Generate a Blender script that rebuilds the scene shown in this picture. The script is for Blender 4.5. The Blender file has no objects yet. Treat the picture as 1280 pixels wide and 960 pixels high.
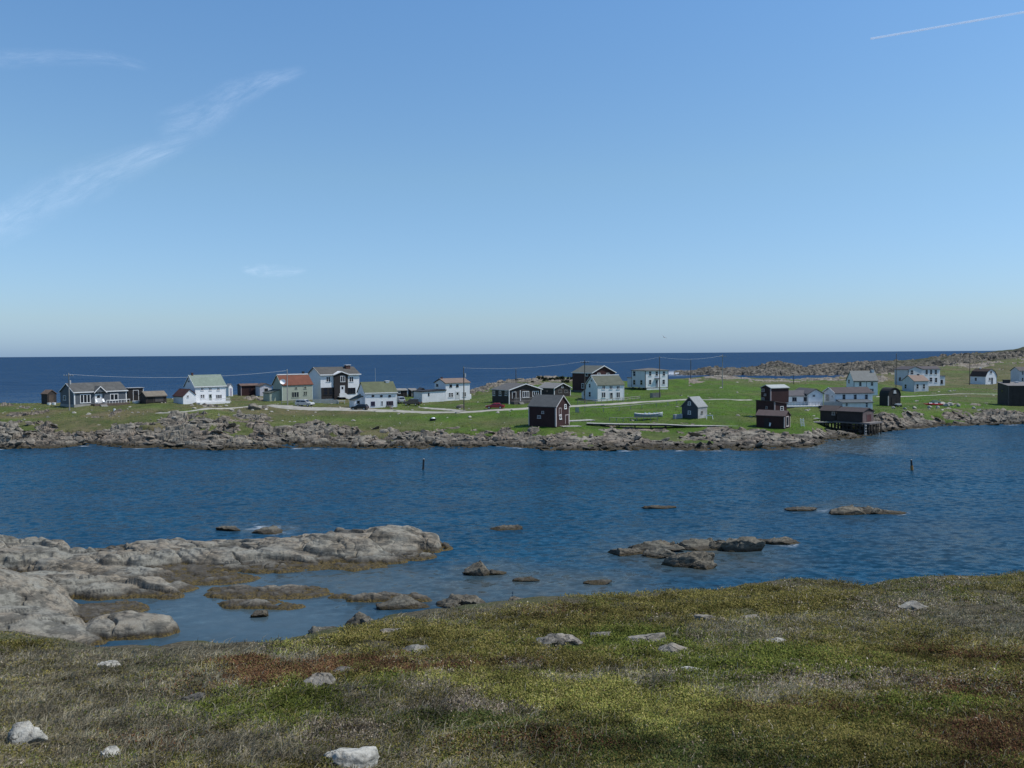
import bpy, math, random
import numpy as np
from mathutils import Matrix, Vector

random.seed(7)
rng = np.random.default_rng(7)
C = bpy.context.scene.collection
SC = bpy.context.scene

# ------------------------------------------------------------------ camera
F = 1065.0                      # focal length in photo pixels (1280 wide)
CAMZ = 17.0
PITCH = math.radians(2.03)
ROLL = math.radians(0.372)
_f = np.array([0, math.cos(PITCH), -math.sin(PITCH)])
_r0 = np.array([1.0, 0, 0])
_u0 = np.array([0, math.sin(PITCH), math.cos(PITCH)])
_r = _r0 * math.cos(ROLL) - _u0 * math.sin(ROLL)
_u = _u0 * math.cos(ROLL) + _r0 * math.sin(ROLL)
CAM = np.array([0, 0, CAMZ])
cd = bpy.data.cameras.new("camera")
cd.sensor_width = 36.0
cd.lens = 36.0 * F / 1280.0
cd.clip_start = 0.1
cd.clip_end = 400000.0
cam = bpy.data.objects.new("camera", cd)
C.objects.link(cam)
M = Matrix.Identity(4)
for i in range(3):
    M[i][0], M[i][1], M[i][2] = _r[i], _u[i], -_f[i]
M[2][3] = CAMZ
cam.matrix_world = M
SC.camera = cam

# ------------------------------------------------------------------ sky, sun, exposure
SUN_EL = math.radians(57)
SUN_AZ = math.radians(-2)        # direction towards the sun measured from +X to +Y
SUN_STRENGTH = 4.5
SKY_STRENGTH = 0.115
EXPOSURE = 0.0
world = bpy.data.worlds.new("World")
SC.world = world
world.use_nodes = True
wn = world.node_tree.nodes
wl = world.node_tree.links
wn.clear()
w_out = wn.new("ShaderNodeOutputWorld")
w_bg = wn.new("ShaderNodeBackground")
w_sky = wn.new("ShaderNodeTexSky")
w_sky.sky_type = 'NISHITA'
w_sky.sun_disc = False
w_sky.sun_elevation = SUN_EL
w_sky.sun_rotation = math.radians(90) - SUN_AZ
w_sky.air_density = 1.0
w_sky.dust_density = 0.6
w_sky.ozone_density = 2.0
w_sky.altitude = 0.0
w_bg.inputs[1].default_value = SKY_STRENGTH
w_tint = wn.new("ShaderNodeMix")
w_tint.data_type = 'RGBA'
w_tint.blend_type = 'MULTIPLY'
w_tint.inputs[0].default_value = 1.0
w_dir = wn.new("ShaderNodeTexCoord")
w_sep = wn.new("ShaderNodeSeparateXYZ")
w_ramp = wn.new("ShaderNodeValToRGB")       # clear maritime air: bluer than the standard atmosphere towards the horizon
for k, (p_, c_) in enumerate([(0.0, (.56, .84, 1.48)), (.04, (.71, .89, 1.20)), (.2, (.88, 1.085, 1.18)), (.416, (.86, 1.21, 1.42))]):
    el = w_ramp.color_ramp.elements[k] if k < 2 else w_ramp.color_ramp.elements.new(p_)
    el.position = p_; el.color = c_ + (1,)
wl.new(w_dir.outputs['Generated'], w_sep.inputs[0]); wl.new(w_sep.outputs[2], w_ramp.inputs[0])
wl.new(w_ramp.outputs[0], w_tint.inputs[7])
wl.new(w_sky.outputs[0], w_tint.inputs[6])
wl.new(w_tint.outputs[2], w_bg.inputs[0])
wl.new(w_bg.outputs[0], w_out.inputs[0])
sd = bpy.data.lights.new("sun", 'SUN')
sd.energy = SUN_STRENGTH
sd.angle = math.radians(0.53)
sd.color = (1.0, 0.95, 0.87)
sun = bpy.data.objects.new("sun", sd)
C.objects.link(sun)
_sd = Vector((math.cos(SUN_AZ) * math.cos(SUN_EL), math.sin(SUN_AZ) * math.cos(SUN_EL), math.sin(SUN_EL)))
sun.rotation_euler = _sd.to_track_quat('Z', 'Y').to_euler()
SC.view_settings.view_transform = 'Standard'
SC.view_settings.look = 'None'
SC.view_settings.gamma = 1.0
SC.view_settings.use_curve_mapping = False
SC.view_settings.exposure = EXPOSURE
SC.render.engine = 'CYCLES'
SC.cycles.use_denoising = True
SC.cycles.max_bounces = 6
SC.cycles.transparent_max_bounces = 12

# ------------------------------------------------------------------ pixel <-> place
def ray(px, py):
    px = np.asarray(px, float); py = np.asarray(py, float)
    return (_f[None] + np.multiply.outer((px - 640) / F, _r).reshape(-1, 3)
            + np.multiply.outer((480 - py) / F, _u).reshape(-1, 3))

def at(px, py, d):
    r = ray(px, py)[0]
    return CAM + r * (d / r[1])

def on_z(px, py, z):
    r = ray(px, py)[0]
    return CAM + r * ((z - CAMZ) / r[2])

def tan_of(px, py=540.0):
    r = ray(px, np.full(np.shape(px), py))
    return r[:, 0] / r[:, 1]

def project(P):
    q = P - CAM
    w = q @ _f
    return 640 + F * (q @ _r) / w, 480 - F * (q @ _u) / w

# ------------------------------------------------------------------ noise
def _hash(ix, iy, s):
    h = (ix.astype(np.int64) * 374761393 + iy.astype(np.int64) * 668265263 + s * 974711) & 0xffffffff
    h = ((h ^ (h >> 13)) * 1274126177) & 0xffffffff
    h = (h ^ (h >> 16)) * 2246822519 & 0xffffffff
    h = h ^ (h >> 15)
    return (h & 0xffffff) / float(0xffffff)

def vnoise(x, y, s=0):
    ix = np.floor(x); iy = np.floor(y)
    fx = x - ix; fy = y - iy
    fx = fx * fx * fx * (fx * (fx * 6 - 15) + 10); fy = fy * fy * fy * (fy * (fy * 6 - 15) + 10)
    a = _hash(ix, iy, s); b = _hash(ix + 1, iy, s); c = _hash(ix, iy + 1, s); e = _hash(ix + 1, iy + 1, s)
    return (a * (1 - fx) + b * fx) * (1 - fy) + (c * (1 - fx) + e * fx) * fy - 0.5

def fbm(x, y, s=0, o=4, g=0.5):
    t = 0; a = 1.0
    for k in range(o):
        t = t + a * vnoise(x + 17.3 * k, y - 9.1 * k, s + k)
        x = x * 2.03; y = y * 2.03; a *= g
    return t

def voronoi(x, y, s=0):
    ix = np.floor(x); iy = np.floor(y)
    f1 = np.full(x.shape, 9.0); f2 = np.full(x.shape, 9.0)
    rid = np.zeros(x.shape); r2 = np.zeros(x.shape); r3 = np.zeros(x.shape)
    dx0 = np.zeros(x.shape); dy0 = np.zeros(x.shape)
    for i in (-1, 0, 1):
        for j in (-1, 0, 1):
            cx = ix + i; cy = iy + j
            px = cx + _hash(cx, cy, s); py = cy + _hash(cx, cy, s + 1)
            dx = x - px; dy = y - py
            dd = np.sqrt(dx * dx + dy * dy)
            m = dd < f1
            f2 = np.where(m, f1, np.minimum(f2, dd))
            h = _hash(cx, cy, s + 2)
            rid = np.where(m, h, rid); r2 = np.where(m, _hash(cx, cy, s + 3), r2); r3 = np.where(m, _hash(cx, cy, s + 4), r3)
            dx0 = np.where(m, dx, dx0); dy0 = np.where(m, dy, dy0)
            f1 = np.where(m, dd, f1)
    return f1, f2, rid, r2, r3, dx0, dy0

def blocks(x, y, size, s, ang=0.35, stretch=2.0, groove=0.35, tilt=0.8, step=0.7, gw=0.10):
    """Broken bedrock: every cell a tilted slab with a cleft round it. Heights in units of size."""
    wx = x + size * 0.5 * fbm(x / size / 1.3, y / size / 1.3, s + 40, 2)
    wy = y + size * 0.5 * fbm(x / size / 1.3 + 5, y / size / 1.3 + 9, s + 50, 2)
    ca, sa = math.cos(ang), math.sin(ang)
    a = (wx * ca + wy * sa) / (size * stretch); b = (-wx * sa + wy * ca) / size
    f1, f2, h, r2, r3, dx, dy = voronoi(a, b, s)
    g = np.exp(-((f2 - f1) / gw) ** 2)
    return (h - 0.5) * step + tilt * ((r2 - 0.5) * dx * 0.8 + (r3 - 0.35) * dy) - groove * g

def terrace(h, step, sharp=0.75, x=0.0):
    k = (h + x) / step; fl = np.floor(k); f = k - fl
    f2 = np.clip((f - 0.5) / 0.22, 0, 1); f2 = f2 * f2 * (3 - 2 * f2)
    return (fl + f * (1 - sharp) + f2 * sharp) * step - x

# ------------------------------------------------------------------ mesh helpers
def tag(o, label=None, cat=None, group=None, kind=None):
    if label: o['label'] = label
    if cat: o['category'] = cat
    if group: o['group'] = group
    if kind: o['kind'] = kind
    return o

def grid_object(name, X, Y, Z, mat, attrs=None, smooth=False, facemask=None):
    n, m = X.shape
    co = np.stack([X, Y, Z], -1).reshape(-1, 3).astype(np.float32)
    idx = np.arange(n * m).reshape(n, m)
    q = np.stack([idx[:-1, :-1], idx[:-1, 1:], idx[1:, 1:], idx[1:, :-1]], -1).reshape(-1, 4)
    if facemask is not None:
        q = q[facemask.reshape(-1)]
    used = np.zeros(n * m, bool); used[q.reshape(-1)] = True
    rem = np.cumsum(used) - 1
    return raw_object(name, co[used], rem[q], mat, {k: v.reshape(-1)[used] if v.ndim == 2 else v.reshape(-1, v.shape[-1])[used] for k, v in (attrs or {}).items()}, smooth)

def raw_object(name, co, q, mat, attrs=None, smooth=False, parent=None):
    me = bpy.data.meshes.new(name)
    k = q.shape[1]
    me.vertices.add(len(co)); me.vertices.foreach_set("co", np.ascontiguousarray(co, np.float32).reshape(-1))
    me.loops.add(q.size); me.loops.foreach_set("vertex_index", q.reshape(-1).astype(np.int32))
    me.polygons.add(len(q))
    me.polygons.foreach_set("loop_start", (np.arange(len(q)) * k).astype(np.int32))
    me.polygons.foreach_set("loop_total", np.full(len(q), k, np.int32))
    me.polygons.foreach_set("use_smooth", np.full(len(q), smooth))
    for nm, v in (attrs or {}).items():
        if v.ndim == 1:
            a = me.attributes.new(nm, 'FLOAT', 'POINT'); a.data.foreach_set("value", v.astype(np.float32))
        else:
            a = me.attributes.new(nm, 'FLOAT_COLOR', 'POINT')
            c4 = np.ones((len(v), 4), np.float32); c4[:, :3] = v
            a.data.foreach_set("color", c4.reshape(-1))
    me.update(calc_edges=True)
    if mat: me.materials.append(mat)
    o = bpy.data.objects.new(name, me)
    C.objects.link(o)
    if parent: o.parent = parent
    return o

class MB:
    def __init__(s): s.v = []; s.f = []
    def add(s, vs, fs):
        b = len(s.v); s.v += [tuple(map(float, p)) for p in vs]; s.f += [tuple(b + i for i in f) for f in fs]; return s
    def box(s, x0, x1, y0, y1, z0, z1):
        return s.add([(x0, y0, z0), (x1, y0, z0), (x1, y1, z0), (x0, y1, z0), (x0, y0, z1), (x1, y0, z1), (x1, y1, z1), (x0, y1, z1)],
                     [(0, 3, 2, 1), (4, 5, 6, 7), (0, 1, 5, 4), (1, 2, 6, 5), (2, 3, 7, 6), (3, 0, 4, 7)])
    def tube(s, p, q, r0, r1=None, n=8):
        r1 = r0 if r1 is None else r1
        p = Vector(p); q = Vector(q); d = (q - p).normalized()
        a = d.orthogonal().normalized(); b = d.cross(a)
        vs = []
        for c, r in ((p, r0), (q, r1)):
            for k in range(n):
                t = 2 * math.pi * k / n
                vs.append(c + a * (r * math.cos(t)) + b * (r * math.sin(t)))
        fs = [(k, (k + 1) % n, n + (k + 1) % n, n + k) for k in range(n)] + [tuple(range(n - 1, -1, -1)), tuple(range(n, 2 * n))]
        return s.add(vs, fs)
    def path(s, pts, r, n=6):
        rings = []
        for i, p in enumerate(pts):
            p = Vector(p); d = (Vector(pts[min(i + 1, len(pts) - 1)]) - Vector(pts[max(i - 1, 0)])).normalized()
            a = d.cross(Vector((0, 0, 1))).normalized(); b = d.cross(a)
            rings.append([p + a * (r * math.cos(2 * math.pi * k / n)) + b * (r * math.sin(2 * math.pi * k / n)) for k in range(n)])
        vs = [p for rg in rings for p in rg]; fs = []
        for i in range(len(rings) - 1):
            for k in range(n):
                fs.append((i * n + k, i * n + (k + 1) % n, (i + 1) * n + (k + 1) % n, (i + 1) * n + k))
        return s.add(vs, fs)
    def prism(s, poly, axis, a, b):
        """poly: (s, z) outline; extruded along axis 'x' or 'y' from a to b (s runs along the other one)."""
        n = len(poly)
        mk = (lambda t, p: (t, p[0], p[1])) if axis == 'x' else (lambda t, p: (p[0], t, p[1]))
        vs = [mk(a, p) for p in poly] + [mk(b, p) for p in poly]
        fs = [(i, (i + 1) % n, n + (i + 1) % n, n + i) for i in range(n)] + [tuple(range(n - 1, -1, -1)), tuple(range(n, 2 * n))]
        return s.add(vs, fs)
    def build(s, name, mat, parent=None, smooth=False, bevel=0.0):
        me = bpy.data.meshes.new(name)
        me.from_pydata(s.v, [], s.f)
        import bmesh
        bm = bmesh.new(); bm.from_mesh(me)
        bmesh.ops.recalc_face_normals(bm, faces=bm.faces)
        if bevel:
            bmesh.ops.bevel(bm, geom=list(bm.edges), offset=bevel, segments=2, affect='EDGES', profile=0.6, clamp_overlap=True)
        bm.to_mesh(me); bm.free()
        if smooth: me.polygons.foreach_set("use_smooth", [True] * len(me.polygons))
        me.materials.append(mat)
        o = bpy.data.objects.new(name, me)
        C.objects.link(o)
        if parent: o.parent = parent
        return o

def empty(name, loc, rz=0.0):
    e = bpy.data.objects.new(name, None)
    e.empty_display_size = 0.5
    e.location = loc; e.rotation_euler = (0, 0, rz)
    C.objects.link(e)
    return e

# ------------------------------------------------------------------ materials
class NT:
    def __init__(s, name):
        s.m = bpy.data.materials.new(name); s.m.use_nodes = True
        s.n = s.m.node_tree.nodes; s.l = s.m.node_tree.links; s.n.clear()
        s.out = s.n.new("ShaderNodeOutputMaterial")
        s.p = s.n.new("ShaderNodeBsdfPrincipled"); s.l.new(s.p.outputs[0], s.out.inputs[0])
    def node(s, t, **kw):
        x = s.n.new(t)
        for k, v in kw.items(): setattr(x, k, v)
        return x
    def link(s, a, b): s.l.new(a, b)
    def geo(s): return s.node("ShaderNodeNewGeometry").outputs['Position']
    def obj(s): return s.node("ShaderNodeTexCoord").outputs['Object']
    def scale(s, vec, sx, sy, sz, rot=0.0):
        m = s.node("ShaderNodeMapping"); m.inputs['Scale'].default_value = (sx, sy, sz); m.inputs['Rotation'].default_value = (0, 0, rot)
        s.link(vec, m.inputs[0]); return m.outputs[0]
    def noise(s, vec, scale, detail=4, rough=0.55, dist=0.0):
        x = s.node("ShaderNodeTexNoise"); x.inputs['Scale'].default_value = scale; x.inputs['Detail'].default_value = detail
        x.inputs['Roughness'].default_value = rough; x.inputs['Distortion'].default_value = dist
        if vec is not None: s.link(vec, x.inputs['Vector'])
        return x.outputs[0]
    def ramp(s, fac, lo, hi):
        r = s.node("ShaderNodeMapRange"); r.clamp = True; r.interpolation_type = 'SMOOTHSTEP'
        r.inputs['From Min'].default_value = lo; r.inputs['From Max'].default_value = hi
        s.link(fac, r.inputs['Value']); return r.outputs[0]
    def mix(s, fac, a, b, mode='MIX'):
        x = s.node("ShaderNodeMix", data_type='RGBA', blend_type=mode)
        for sock, v in ((x.inputs[0], fac), (x.inputs[6], a), (x.inputs[7], b)):
            if isinstance(v, (int, float)): sock.default_value = v
            elif isinstance(v, tuple): sock.default_value = (v + (1,))[:4]
            else: s.link(v, sock)
        return x.outputs[2]
    def math(s, op, a, b=0.0, clamp=False):
        x = s.node("ShaderNodeMath", operation=op, use_clamp=clamp)
        for sock, v in ((x.inputs[0], a), (x.inputs[1], b)):
            if isinstance(v, (int, float)): sock.default_value = v
            else: s.link(v, sock)
        return x.outputs[0]
    def attr(s, nm, col=False):
        x = s.node("ShaderNodeAttribute"); x.attribute_name = nm
        return x.outputs['Color'] if col else x.outputs['Fac']
    def bump(s, h, strength=0.5, dist=0.05):
        b = s.node("ShaderNodeBump"); b.inputs['Strength'].default_value = strength; b.inputs['Distance'].default_value = dist
        s.link(h, b.inputs['Height']); s.link(b.outputs[0], s.p.inputs['Normal'])
    def col(s, c):
        if isinstance(c, tuple): s.p.inputs['Base Color'].default_value = (c + (1,))[:4]
        else: s.link(c, s.p.inputs['Base Color'])
    def set(s, rough=0.7, metal=0.0, spec=0.5):
        s.p.inputs['Roughness'].default_value = rough; s.p.inputs['Metallic'].default_value = metal
        s.p.inputs['Specular IOR Level'].default_value = spec
        return s.m

def dim(c, k): return tuple(x * k for x in c)

_mats = {}
def paint(c, rough=0.7, var=0.25, boards=0.0, vertical=False):
    """Weathered painted boards; boards = spacing in metres (0: plain)."""
    key = ('p', c, rough, var, boards, vertical)
    if key in _mats: return _mats[key]
    t = NT("paint")
    o = t.obj()
    n1 = t.noise(o, 0.9, 5, 0.65); n2 = t.noise(t.scale(o, 6, 6, 0.7), 1.0, 3)
    w = t.mix(t.ramp(n1, 0.35, 0.7), dim(c, 1 - var), c)
    w = t.mix(t.math('MULTIPLY', t.ramp(n2, 0.5, 0.75), 0.45), w, dim(c, 1 - 1.6 * var if var < 0.5 else 0.3))
    if boards:
        s = t.node("ShaderNodeSeparateXYZ"); t.link(o, s.inputs[0])
        z = s.outputs[2] if not vertical else t.math('ADD', s.outputs[0], s.outputs[1])
        fr = t.math('FRACT', t.math('DIVIDE', z, boards))
        w = t.mix(t.math('MULTIPLY', t.ramp(fr, 0.88, 0.99), 0.35), w, dim(c, 0.55))
        t.bump(fr, 0.35, 0.03)
    t.col(w)
    _mats[key] = t.set(rough, 0, 0.35)
    return _mats[key]

def shingle(c, var=0.3):
    key = ('s', c, var)
    if key in _mats: return _mats[key]
    t = NT("roof_shingle")
    o = t.obj()
    b = t.node("ShaderNodeTexBrick"); b.inputs['Scale'].default_value = 3.0
    b.inputs['Color1'].default_value = (0.8, 0.8, 0.8, 1); b.inputs['Color2'].default_value = (1.05, 1.05, 1.05, 1); b.inputs['Mortar'].default_value = (0.6, 0.6, 0.6, 1)
    b.inputs['Mortar Size'].default_value = 0.01
    t.link(o, b.inputs[0])
    n = t.noise(o, 0.7, 5, 0.65); n2 = t.noise(o, 9, 2)
    w = t.mix(t.ramp(n, 0.35, 0.7), dim(c, 1 - var), c)
    w = t.mix(1.0, w, b.outputs[0], 'MULTIPLY')
    w = t.mix(t.math('MULTIPLY', t.ramp(n2, 0.5, 0.7), 0.3), w, dim(c, 0.6))
    t.col(w)
    _mats[key] = t.set(0.85, 0, 0.25)
    return _mats[key]

def glass_mat():
    if 'g' in _mats: return _mats['g']
    t = NT("window_glass"); t.col((0.012, 0.016, 0.024))
    _mats['g'] = t.set(0.08, 0, 0.5)
    return _mats['g']

def plain(name, c, rough=0.6, metal=0.0, spec=0.5, var=0.15):
    key = (name, c, rough, metal)
    if key in _mats: return _mats[key]
    t = NT(name)
    n = t.noise(t.obj(), 4.0, 4)
    t.col(t.mix(t.ramp(n, 0.3, 0.7), dim(c, 1 - var), dim(c, 1 + var * 0.5)))
    _mats[key] = t.set(rough, metal, spec)
    return _mats[key]

WHITE = (0.72, 0.73, 0.74); OFFW = (0.6, 0.61, 0.62)
REDOX = (0.052, 0.017, 0.017); DARKRED = (0.040, 0.014, 0.014)
TRIM = paint((0.66, 0.66, 0.66), 0.6, 0.12)
WOOD = paint((0.30, 0.28, 0.25), 0.85, 0.35)
DARKWOOD = paint((0.035, 0.03, 0.026), 0.85, 0.4)

def rock_material(name, base, warm, seaweed=True, zdark=0.45, scale=1.0, crack=0.8, weedy=1.0, bumpy=0.8):
    t = NT(name)
    g = t.geo()
    sp = t.node("ShaderNodeSeparateXYZ"); t.link(g, sp.inputs[0])
    n1 = t.noise(g, 0.22 * scale, 5, 0.6); n2 = t.noise(g, 1.6 * scale, 6, 0.68); n3 = t.noise(g, 7.0 * scale, 4, 0.65)
    c = t.mix(t.ramp(n1, 0.38, 0.62), base, warm)
    c = t.mix(t.math('MULTIPLY', t.ramp(n2, 0.46, 0.66), 0.85), c, dim(base, 0.34))
    c = t.mix(t.math('MULTIPLY', t.ramp(n3, 0.52, 0.74), 0.6), c, dim(base, 1.5))
    n5 = t.noise(t.scale(g, 0.35 * scale, 0.5 * scale, 2.2 * scale, 0.1), 1.0, 5, 0.65)
    c = t.mix(t.math('MULTIPLY', t.ramp(n5, 0.49, 0.60), 0.72), c, dim(base, 0.28))
    c = t.mix(t.math('MULTIPLY', t.ramp(n5, 0.46, 0.34), 0.35), c, dim(base, 1.5))
    v = t.node("ShaderNodeTexVoronoi", feature='DISTANCE_TO_EDGE'); v.inputs['Scale'].default_value = 0.55 * scale
    wv = t.node("ShaderNodeVectorMath", operation='ADD')
    nn = t.node("ShaderNodeTexNoise"); nn.inputs['Scale'].default_value = 0.5 * scale; nn.inputs['Detail'].default_value = 5
    t.link(g, nn.inputs['Vector']); t.link(t.scale(g, 0.28, 1.5, 1.0, 0.22), wv.inputs[0]); t.link(nn.outputs[1], wv.inputs[1]); t.link(wv.outputs[0], v.inputs['Vector'])
    cr = t.math('MULTIPLY', t.math('SUBTRACT', 1.0, t.ramp(v.outputs[0], 0.0, 0.03)), t.ramp(n1, 0.40, 0.60))
    c = t.mix(t.math('MULTIPLY', cr, crack), c, (0.02, 0.018, 0.016))
    if seaweed:
        # tidal zone: black lichen band, then brown weed close to the water
        zz = t.math('ADD', sp.outputs[2], t.math('MULTIPLY', t.math('SUBTRACT', n2, 0.5), 0.9))
        c = t.mix(t.math('SUBTRACT', 1.0, t.ramp(zz, zdark * 0.6, zdark * 1.5)), c, (0.045, 0.038, 0.028))
        weed = t.mix(t.ramp(n3, 0.35, 0.65), (0.020, 0.016, 0.008), (0.022 + 0.10 * weedy, 0.018 + 0.068 * weedy, 0.010 + 0.012 * weedy))
        c = t.mix(t.math('SUBTRACT', 1.0, t.ramp(zz, zdark * 0.25, zdark * 0.75)), c, weed)
    t.col(c)
    hb = t.math('ADD', n2, t.math('MULTIPLY', n3, 0.4))
    hb = t.math('SUBTRACT', hb, t.math('MULTIPLY', cr, 0.5))
    t.bump(hb, bumpy, 0.16 / scale)
    return t.set(0.82, 0, 0.3)

ROCK_FAR = rock_material("granite_far", (0.200, 0.180, 0.145), (0.185, 0.147, 0.112), True, 0.55, 0.8, 0.8, 0.3)
ROCK_NEAR = rock_material("granite_near", (0.185, 0.178, 0.150), (0.185, 0.155, 0.115), True, 0.36, 1.2, 0.6, 0.8, 0.55)
ROCK_SKERRY = rock_material("granite_skerry", (0.120, 0.114, 0.092), (0.125, 0.108, 0.080), True, 0.26, 1.6, 0.8, 0.25)
ROCK_DRY = rock_material("granite_stone", (0.19, 0.18, 0.155), (0.22, 0.195, 0.16), False, 0, 3.0)

# ------------------------------------------------------------------ house table (zoom coordinates: 220x150 px windows of the photo shown at 1280 wide)
ZK = 220.0 / 1280.0
PADS = []
HOUSES = {}
def Z(x0, zx): return x0 + zx * ZK
def ZY(zy): return 430 + zy * ZK

class House:
    def __init__(s, key, name, label, cat, x0, Cc, yb, d, th, L=None, R=None, D=None, W=None, group=None, pad=True):
        s.key, s.name, s.label, s.cat, s.x0, s.group = key, name, label, cat, x0, group
        px = Z(x0, Cc); py = ZY(yb)
        s.o = at(px, py, d); s.d = d
        ta = s.o[0] / d
        s.th = math.radians(th) - math.atan(ta)
        sn, cs = math.sin(s.th), math.cos(s.th)
        if R is not None:
            r = ray(Z(x0, R), py)[0]; tc = r[0] / r[1]
            W = (tc * d - s.o[0]) / (cs - tc * sn)
        if L is not None:
            r = ray(Z(x0, L), py)[0]; tl = r[0] / r[1]
            D = (s.o[0] - tl * d) / (sn + tl * cs)
        s.W, s.D = W, D
        s.u = np.array([cs, sn, 0]); s.v = np.array([-sn, cs, 0])
        s.px, s.py = px, py
        if pad:
            for a, b in ((0, 0), (W, 0), (W * 0.5, D * 0.6), (0, D)):
                q = s.o + s.u * a + s.v * b
                PADS.append((q[0], q[1], s.o[2]))
        HOUSES[key] = s
    def hz(s, zy):                       # height above the base of a zoom row at the near corner
        return at(s.px, ZY(zy), s.d)[2] - s.o[2]
    def local(s, zx, zy, face, off=0.0):
        r = ray(Z(s.x0, zx), ZY(zy))[0]
        q = CAM - s.o
        lx, ly = q @ s.u, q @ s.v
        rx, ry = r @ s.u, r @ s.v
        k = (off - ly) / ry if face == 'R' else (off - lx) / rx
        return (lx + rx * k, ly + ry * k, q[2] + r[2] * k)

A, B_, C_, D_, E_, F_, G_ = 0, 200, 400, 590, 780, 920, 1060
H = House
H('h1', 'garden_shed', 'small dark brown gabled shed with double doors at the far left edge of the village', 'shed', A, 345, 435, 222, 32, L=302, R=412)
H('h2', 'bungalow', 'long grey bungalow with charcoal roof, small gablet over its door and white window frames', 'house', A, 541, 455, 200, 25, L=440, R=922)
H('h3', 'flat_roofed_shed', 'dark flat roofed shed with tall white framed door beside the grey bungalow', 'shed', A, 932, 412, 214, 14, R=1045, D=4.0)
H('h4', 'low_shed', 'low brown open fronted shed with tan sloping roof right of the grey bungalow', 'shed', A, 1062, 432, 208, 20, L=1017, R=1212)
H('h5', 'white_house', 'white two storey house with pale green roof, porch and red roofed lean-to on its left', 'house', B_, 258, 436, 213, 25, L=180, R=480)
H('h5b', 'white_shed', 'narrow white and lilac shed behind the right end of the green roofed white house', 'shed', B_, 500, 378, 236, 35, L=478, R=530)
H('h6', 'long_shed', 'long maroon shed with flat brown roof between the white house and the green house', 'shed', B_, 590, 378, 250, 12, R=724, D=5.0)
H('h6b', 'open_shed', 'pale gabled shed with dark open doorway beside the long maroon shed', 'shed', B_, 727, 379, 247, 14, R=812, D=5.0)
H('h7', 'green_house', 'pale green house with rust red roof, white ridge and dark chimney', 'house', B_, 890, 412, 225, 25, L=822, R=1110)
H('h9', 'duplex_house', 'tall white house with dark central bay, white front stairs and brick chimney', 'house', C_, 6, 405, 235, 22, L=-84, R=287)
H('h10', 'white_cottage', 'white cottage with moss green roof and three small upper windows beside the road', 'house', C_, 330, 464, 208, 17, L=274, R=560)
H('h11a', 'brown_shed', 'dark brown shed with pale roof just right of the moss roofed cottage', 'shed', C_, 562, 384, 252, 14, R=636, D=4.5)
H('h11b', 'brown_shed', 'dark square shed between two others, left of the small gabled one', 'shed', C_, 668, 383, 252, 14, R=718, D=4.5)
H('h11c', 'gabled_shed', 'tiny charcoal gabled shed with white window left of the brown roofed white house', 'shed', C_, 724, 385, 248, 14, R=775, D=4.0)
H('h12', 'white_house', 'white two storey house with flat pinkish brown roof behind a utility pole', 'house', C_, 915, 411, 236, 27, L=836, R=1090)
H('h13', 'brown_house', 'dark brown house with broad front gable, white trim and porch, right of the red car', 'house', D_, 270, 430, 213, 30, L=147, R=503)
H('h14', 'brown_garage', 'dark brown gabled building with pale grey roof behind the maroon shoreline shed', 'house', D_, 598, 380, 236, 40, L=482, R=717)
H('h15', 'barn', 'tall maroon building with grey roof and white edged gable behind the olive roofed white house', 'house', D_, 872, 352, 256, 38, L=730, R=1040)
H('h16', 'white_house', 'white two storey house with olive roof and lean-to, in front of the tall maroon building', 'house', D_, 914, 413, 226, 27, L=830, R=1106)
H('h17', 'fishing_shed', 'maroon gabled shed with white corner boards standing on the shore rocks', 'shed', D_, 611, 601, 166, 60, L=412, R=708)
H('h18', 'boxy_house', 'square white house with low hipped roof standing on short stilts on the grass', 'house', E_, 155, 333, 266, 32, L=56, R=322)
H('h19', 'grey_shed', 'small slate grey gabled shed with light roof and whitewashed side near the shore path', 'shed', E_, 537, 541, 178, 55, L=420, R=604)
H('h20', 'fishing_store', 'dark maroon stepped three storey fishing store with tiny white windows', 'shed', E_, 1095, 535, 180, 42, L=960, R=1184)
H('h20b', 'net_shed', 'low maroon shed with brown roof in front of the three storey fishing store', 'shed', E_, 1168, 612, 166, 70, L=962, R=1208)
H('h21', 'white_bungalow', 'low white L shaped house with charcoal roof and long railed deck', 'house', F_, 368, 452, 205, 25, L=284, R=600)
H('h22', 'white_house', 'long white house with gable end and dark brown roof behind the waterside stage', 'house', F_, 722, 474, 203, 25, L=637, R=992)
H('h23', 'white_house', 'white house with broad plain grey roof, rearmost of the cluster near the wharf', 'house', F_, 857, 372, 260, 20, L=802, R=1030)
H('h24', 'fishing_stage', 'dark brown fishing stage on wooden pilings at the water edge with pink gable end', 'shed', F_, 920, 572, 172.5, 65, L=732, R=1000, pad=False)
H('h24b', 'stage_store', 'brown shed with single white window joined behind the fishing stage on pilings', 'shed', F_, 726, 556, 178, 65, L=612, W=3.6, pad=False)
H('h25', 'round_roofed_barn', 'dark barn with rounded roof and white corner board on bright green grass', 'shed', F_, 1107, 450, 225, 40, L=1043, R=1197)
H('h26', 'large_house', 'large pale two storey house with several wings and thin dark eaves, behind a small cottage', 'house', G_, 437, 312, 312, 40, L=338, R=540)
H('h26b', 'small_cottage', 'small pale cottage with tan roof in front of the large two storey house', 'house', G_, 480, 345, 288, 40, L=393, R=585)
H('h27', 'gambrel_house', 'white house with dark brown gambrel roof far right below the stony hill', 'house', G_, 1000, 292, 322, 52, L=889, R=1081)
H('h28', 'storehouse', 'charcoal brown storehouse with low grey roof at the right edge of the village', 'shed', G_, 1166, 447, 225, 20, L=1086, W=11.0)
H('h29', 'pale_house', 'pale blue grey house cut off by the right edge above the storehouse', 'house', G_, 1246, 285, 330, 30, D=6.0, W=7.0)

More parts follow.
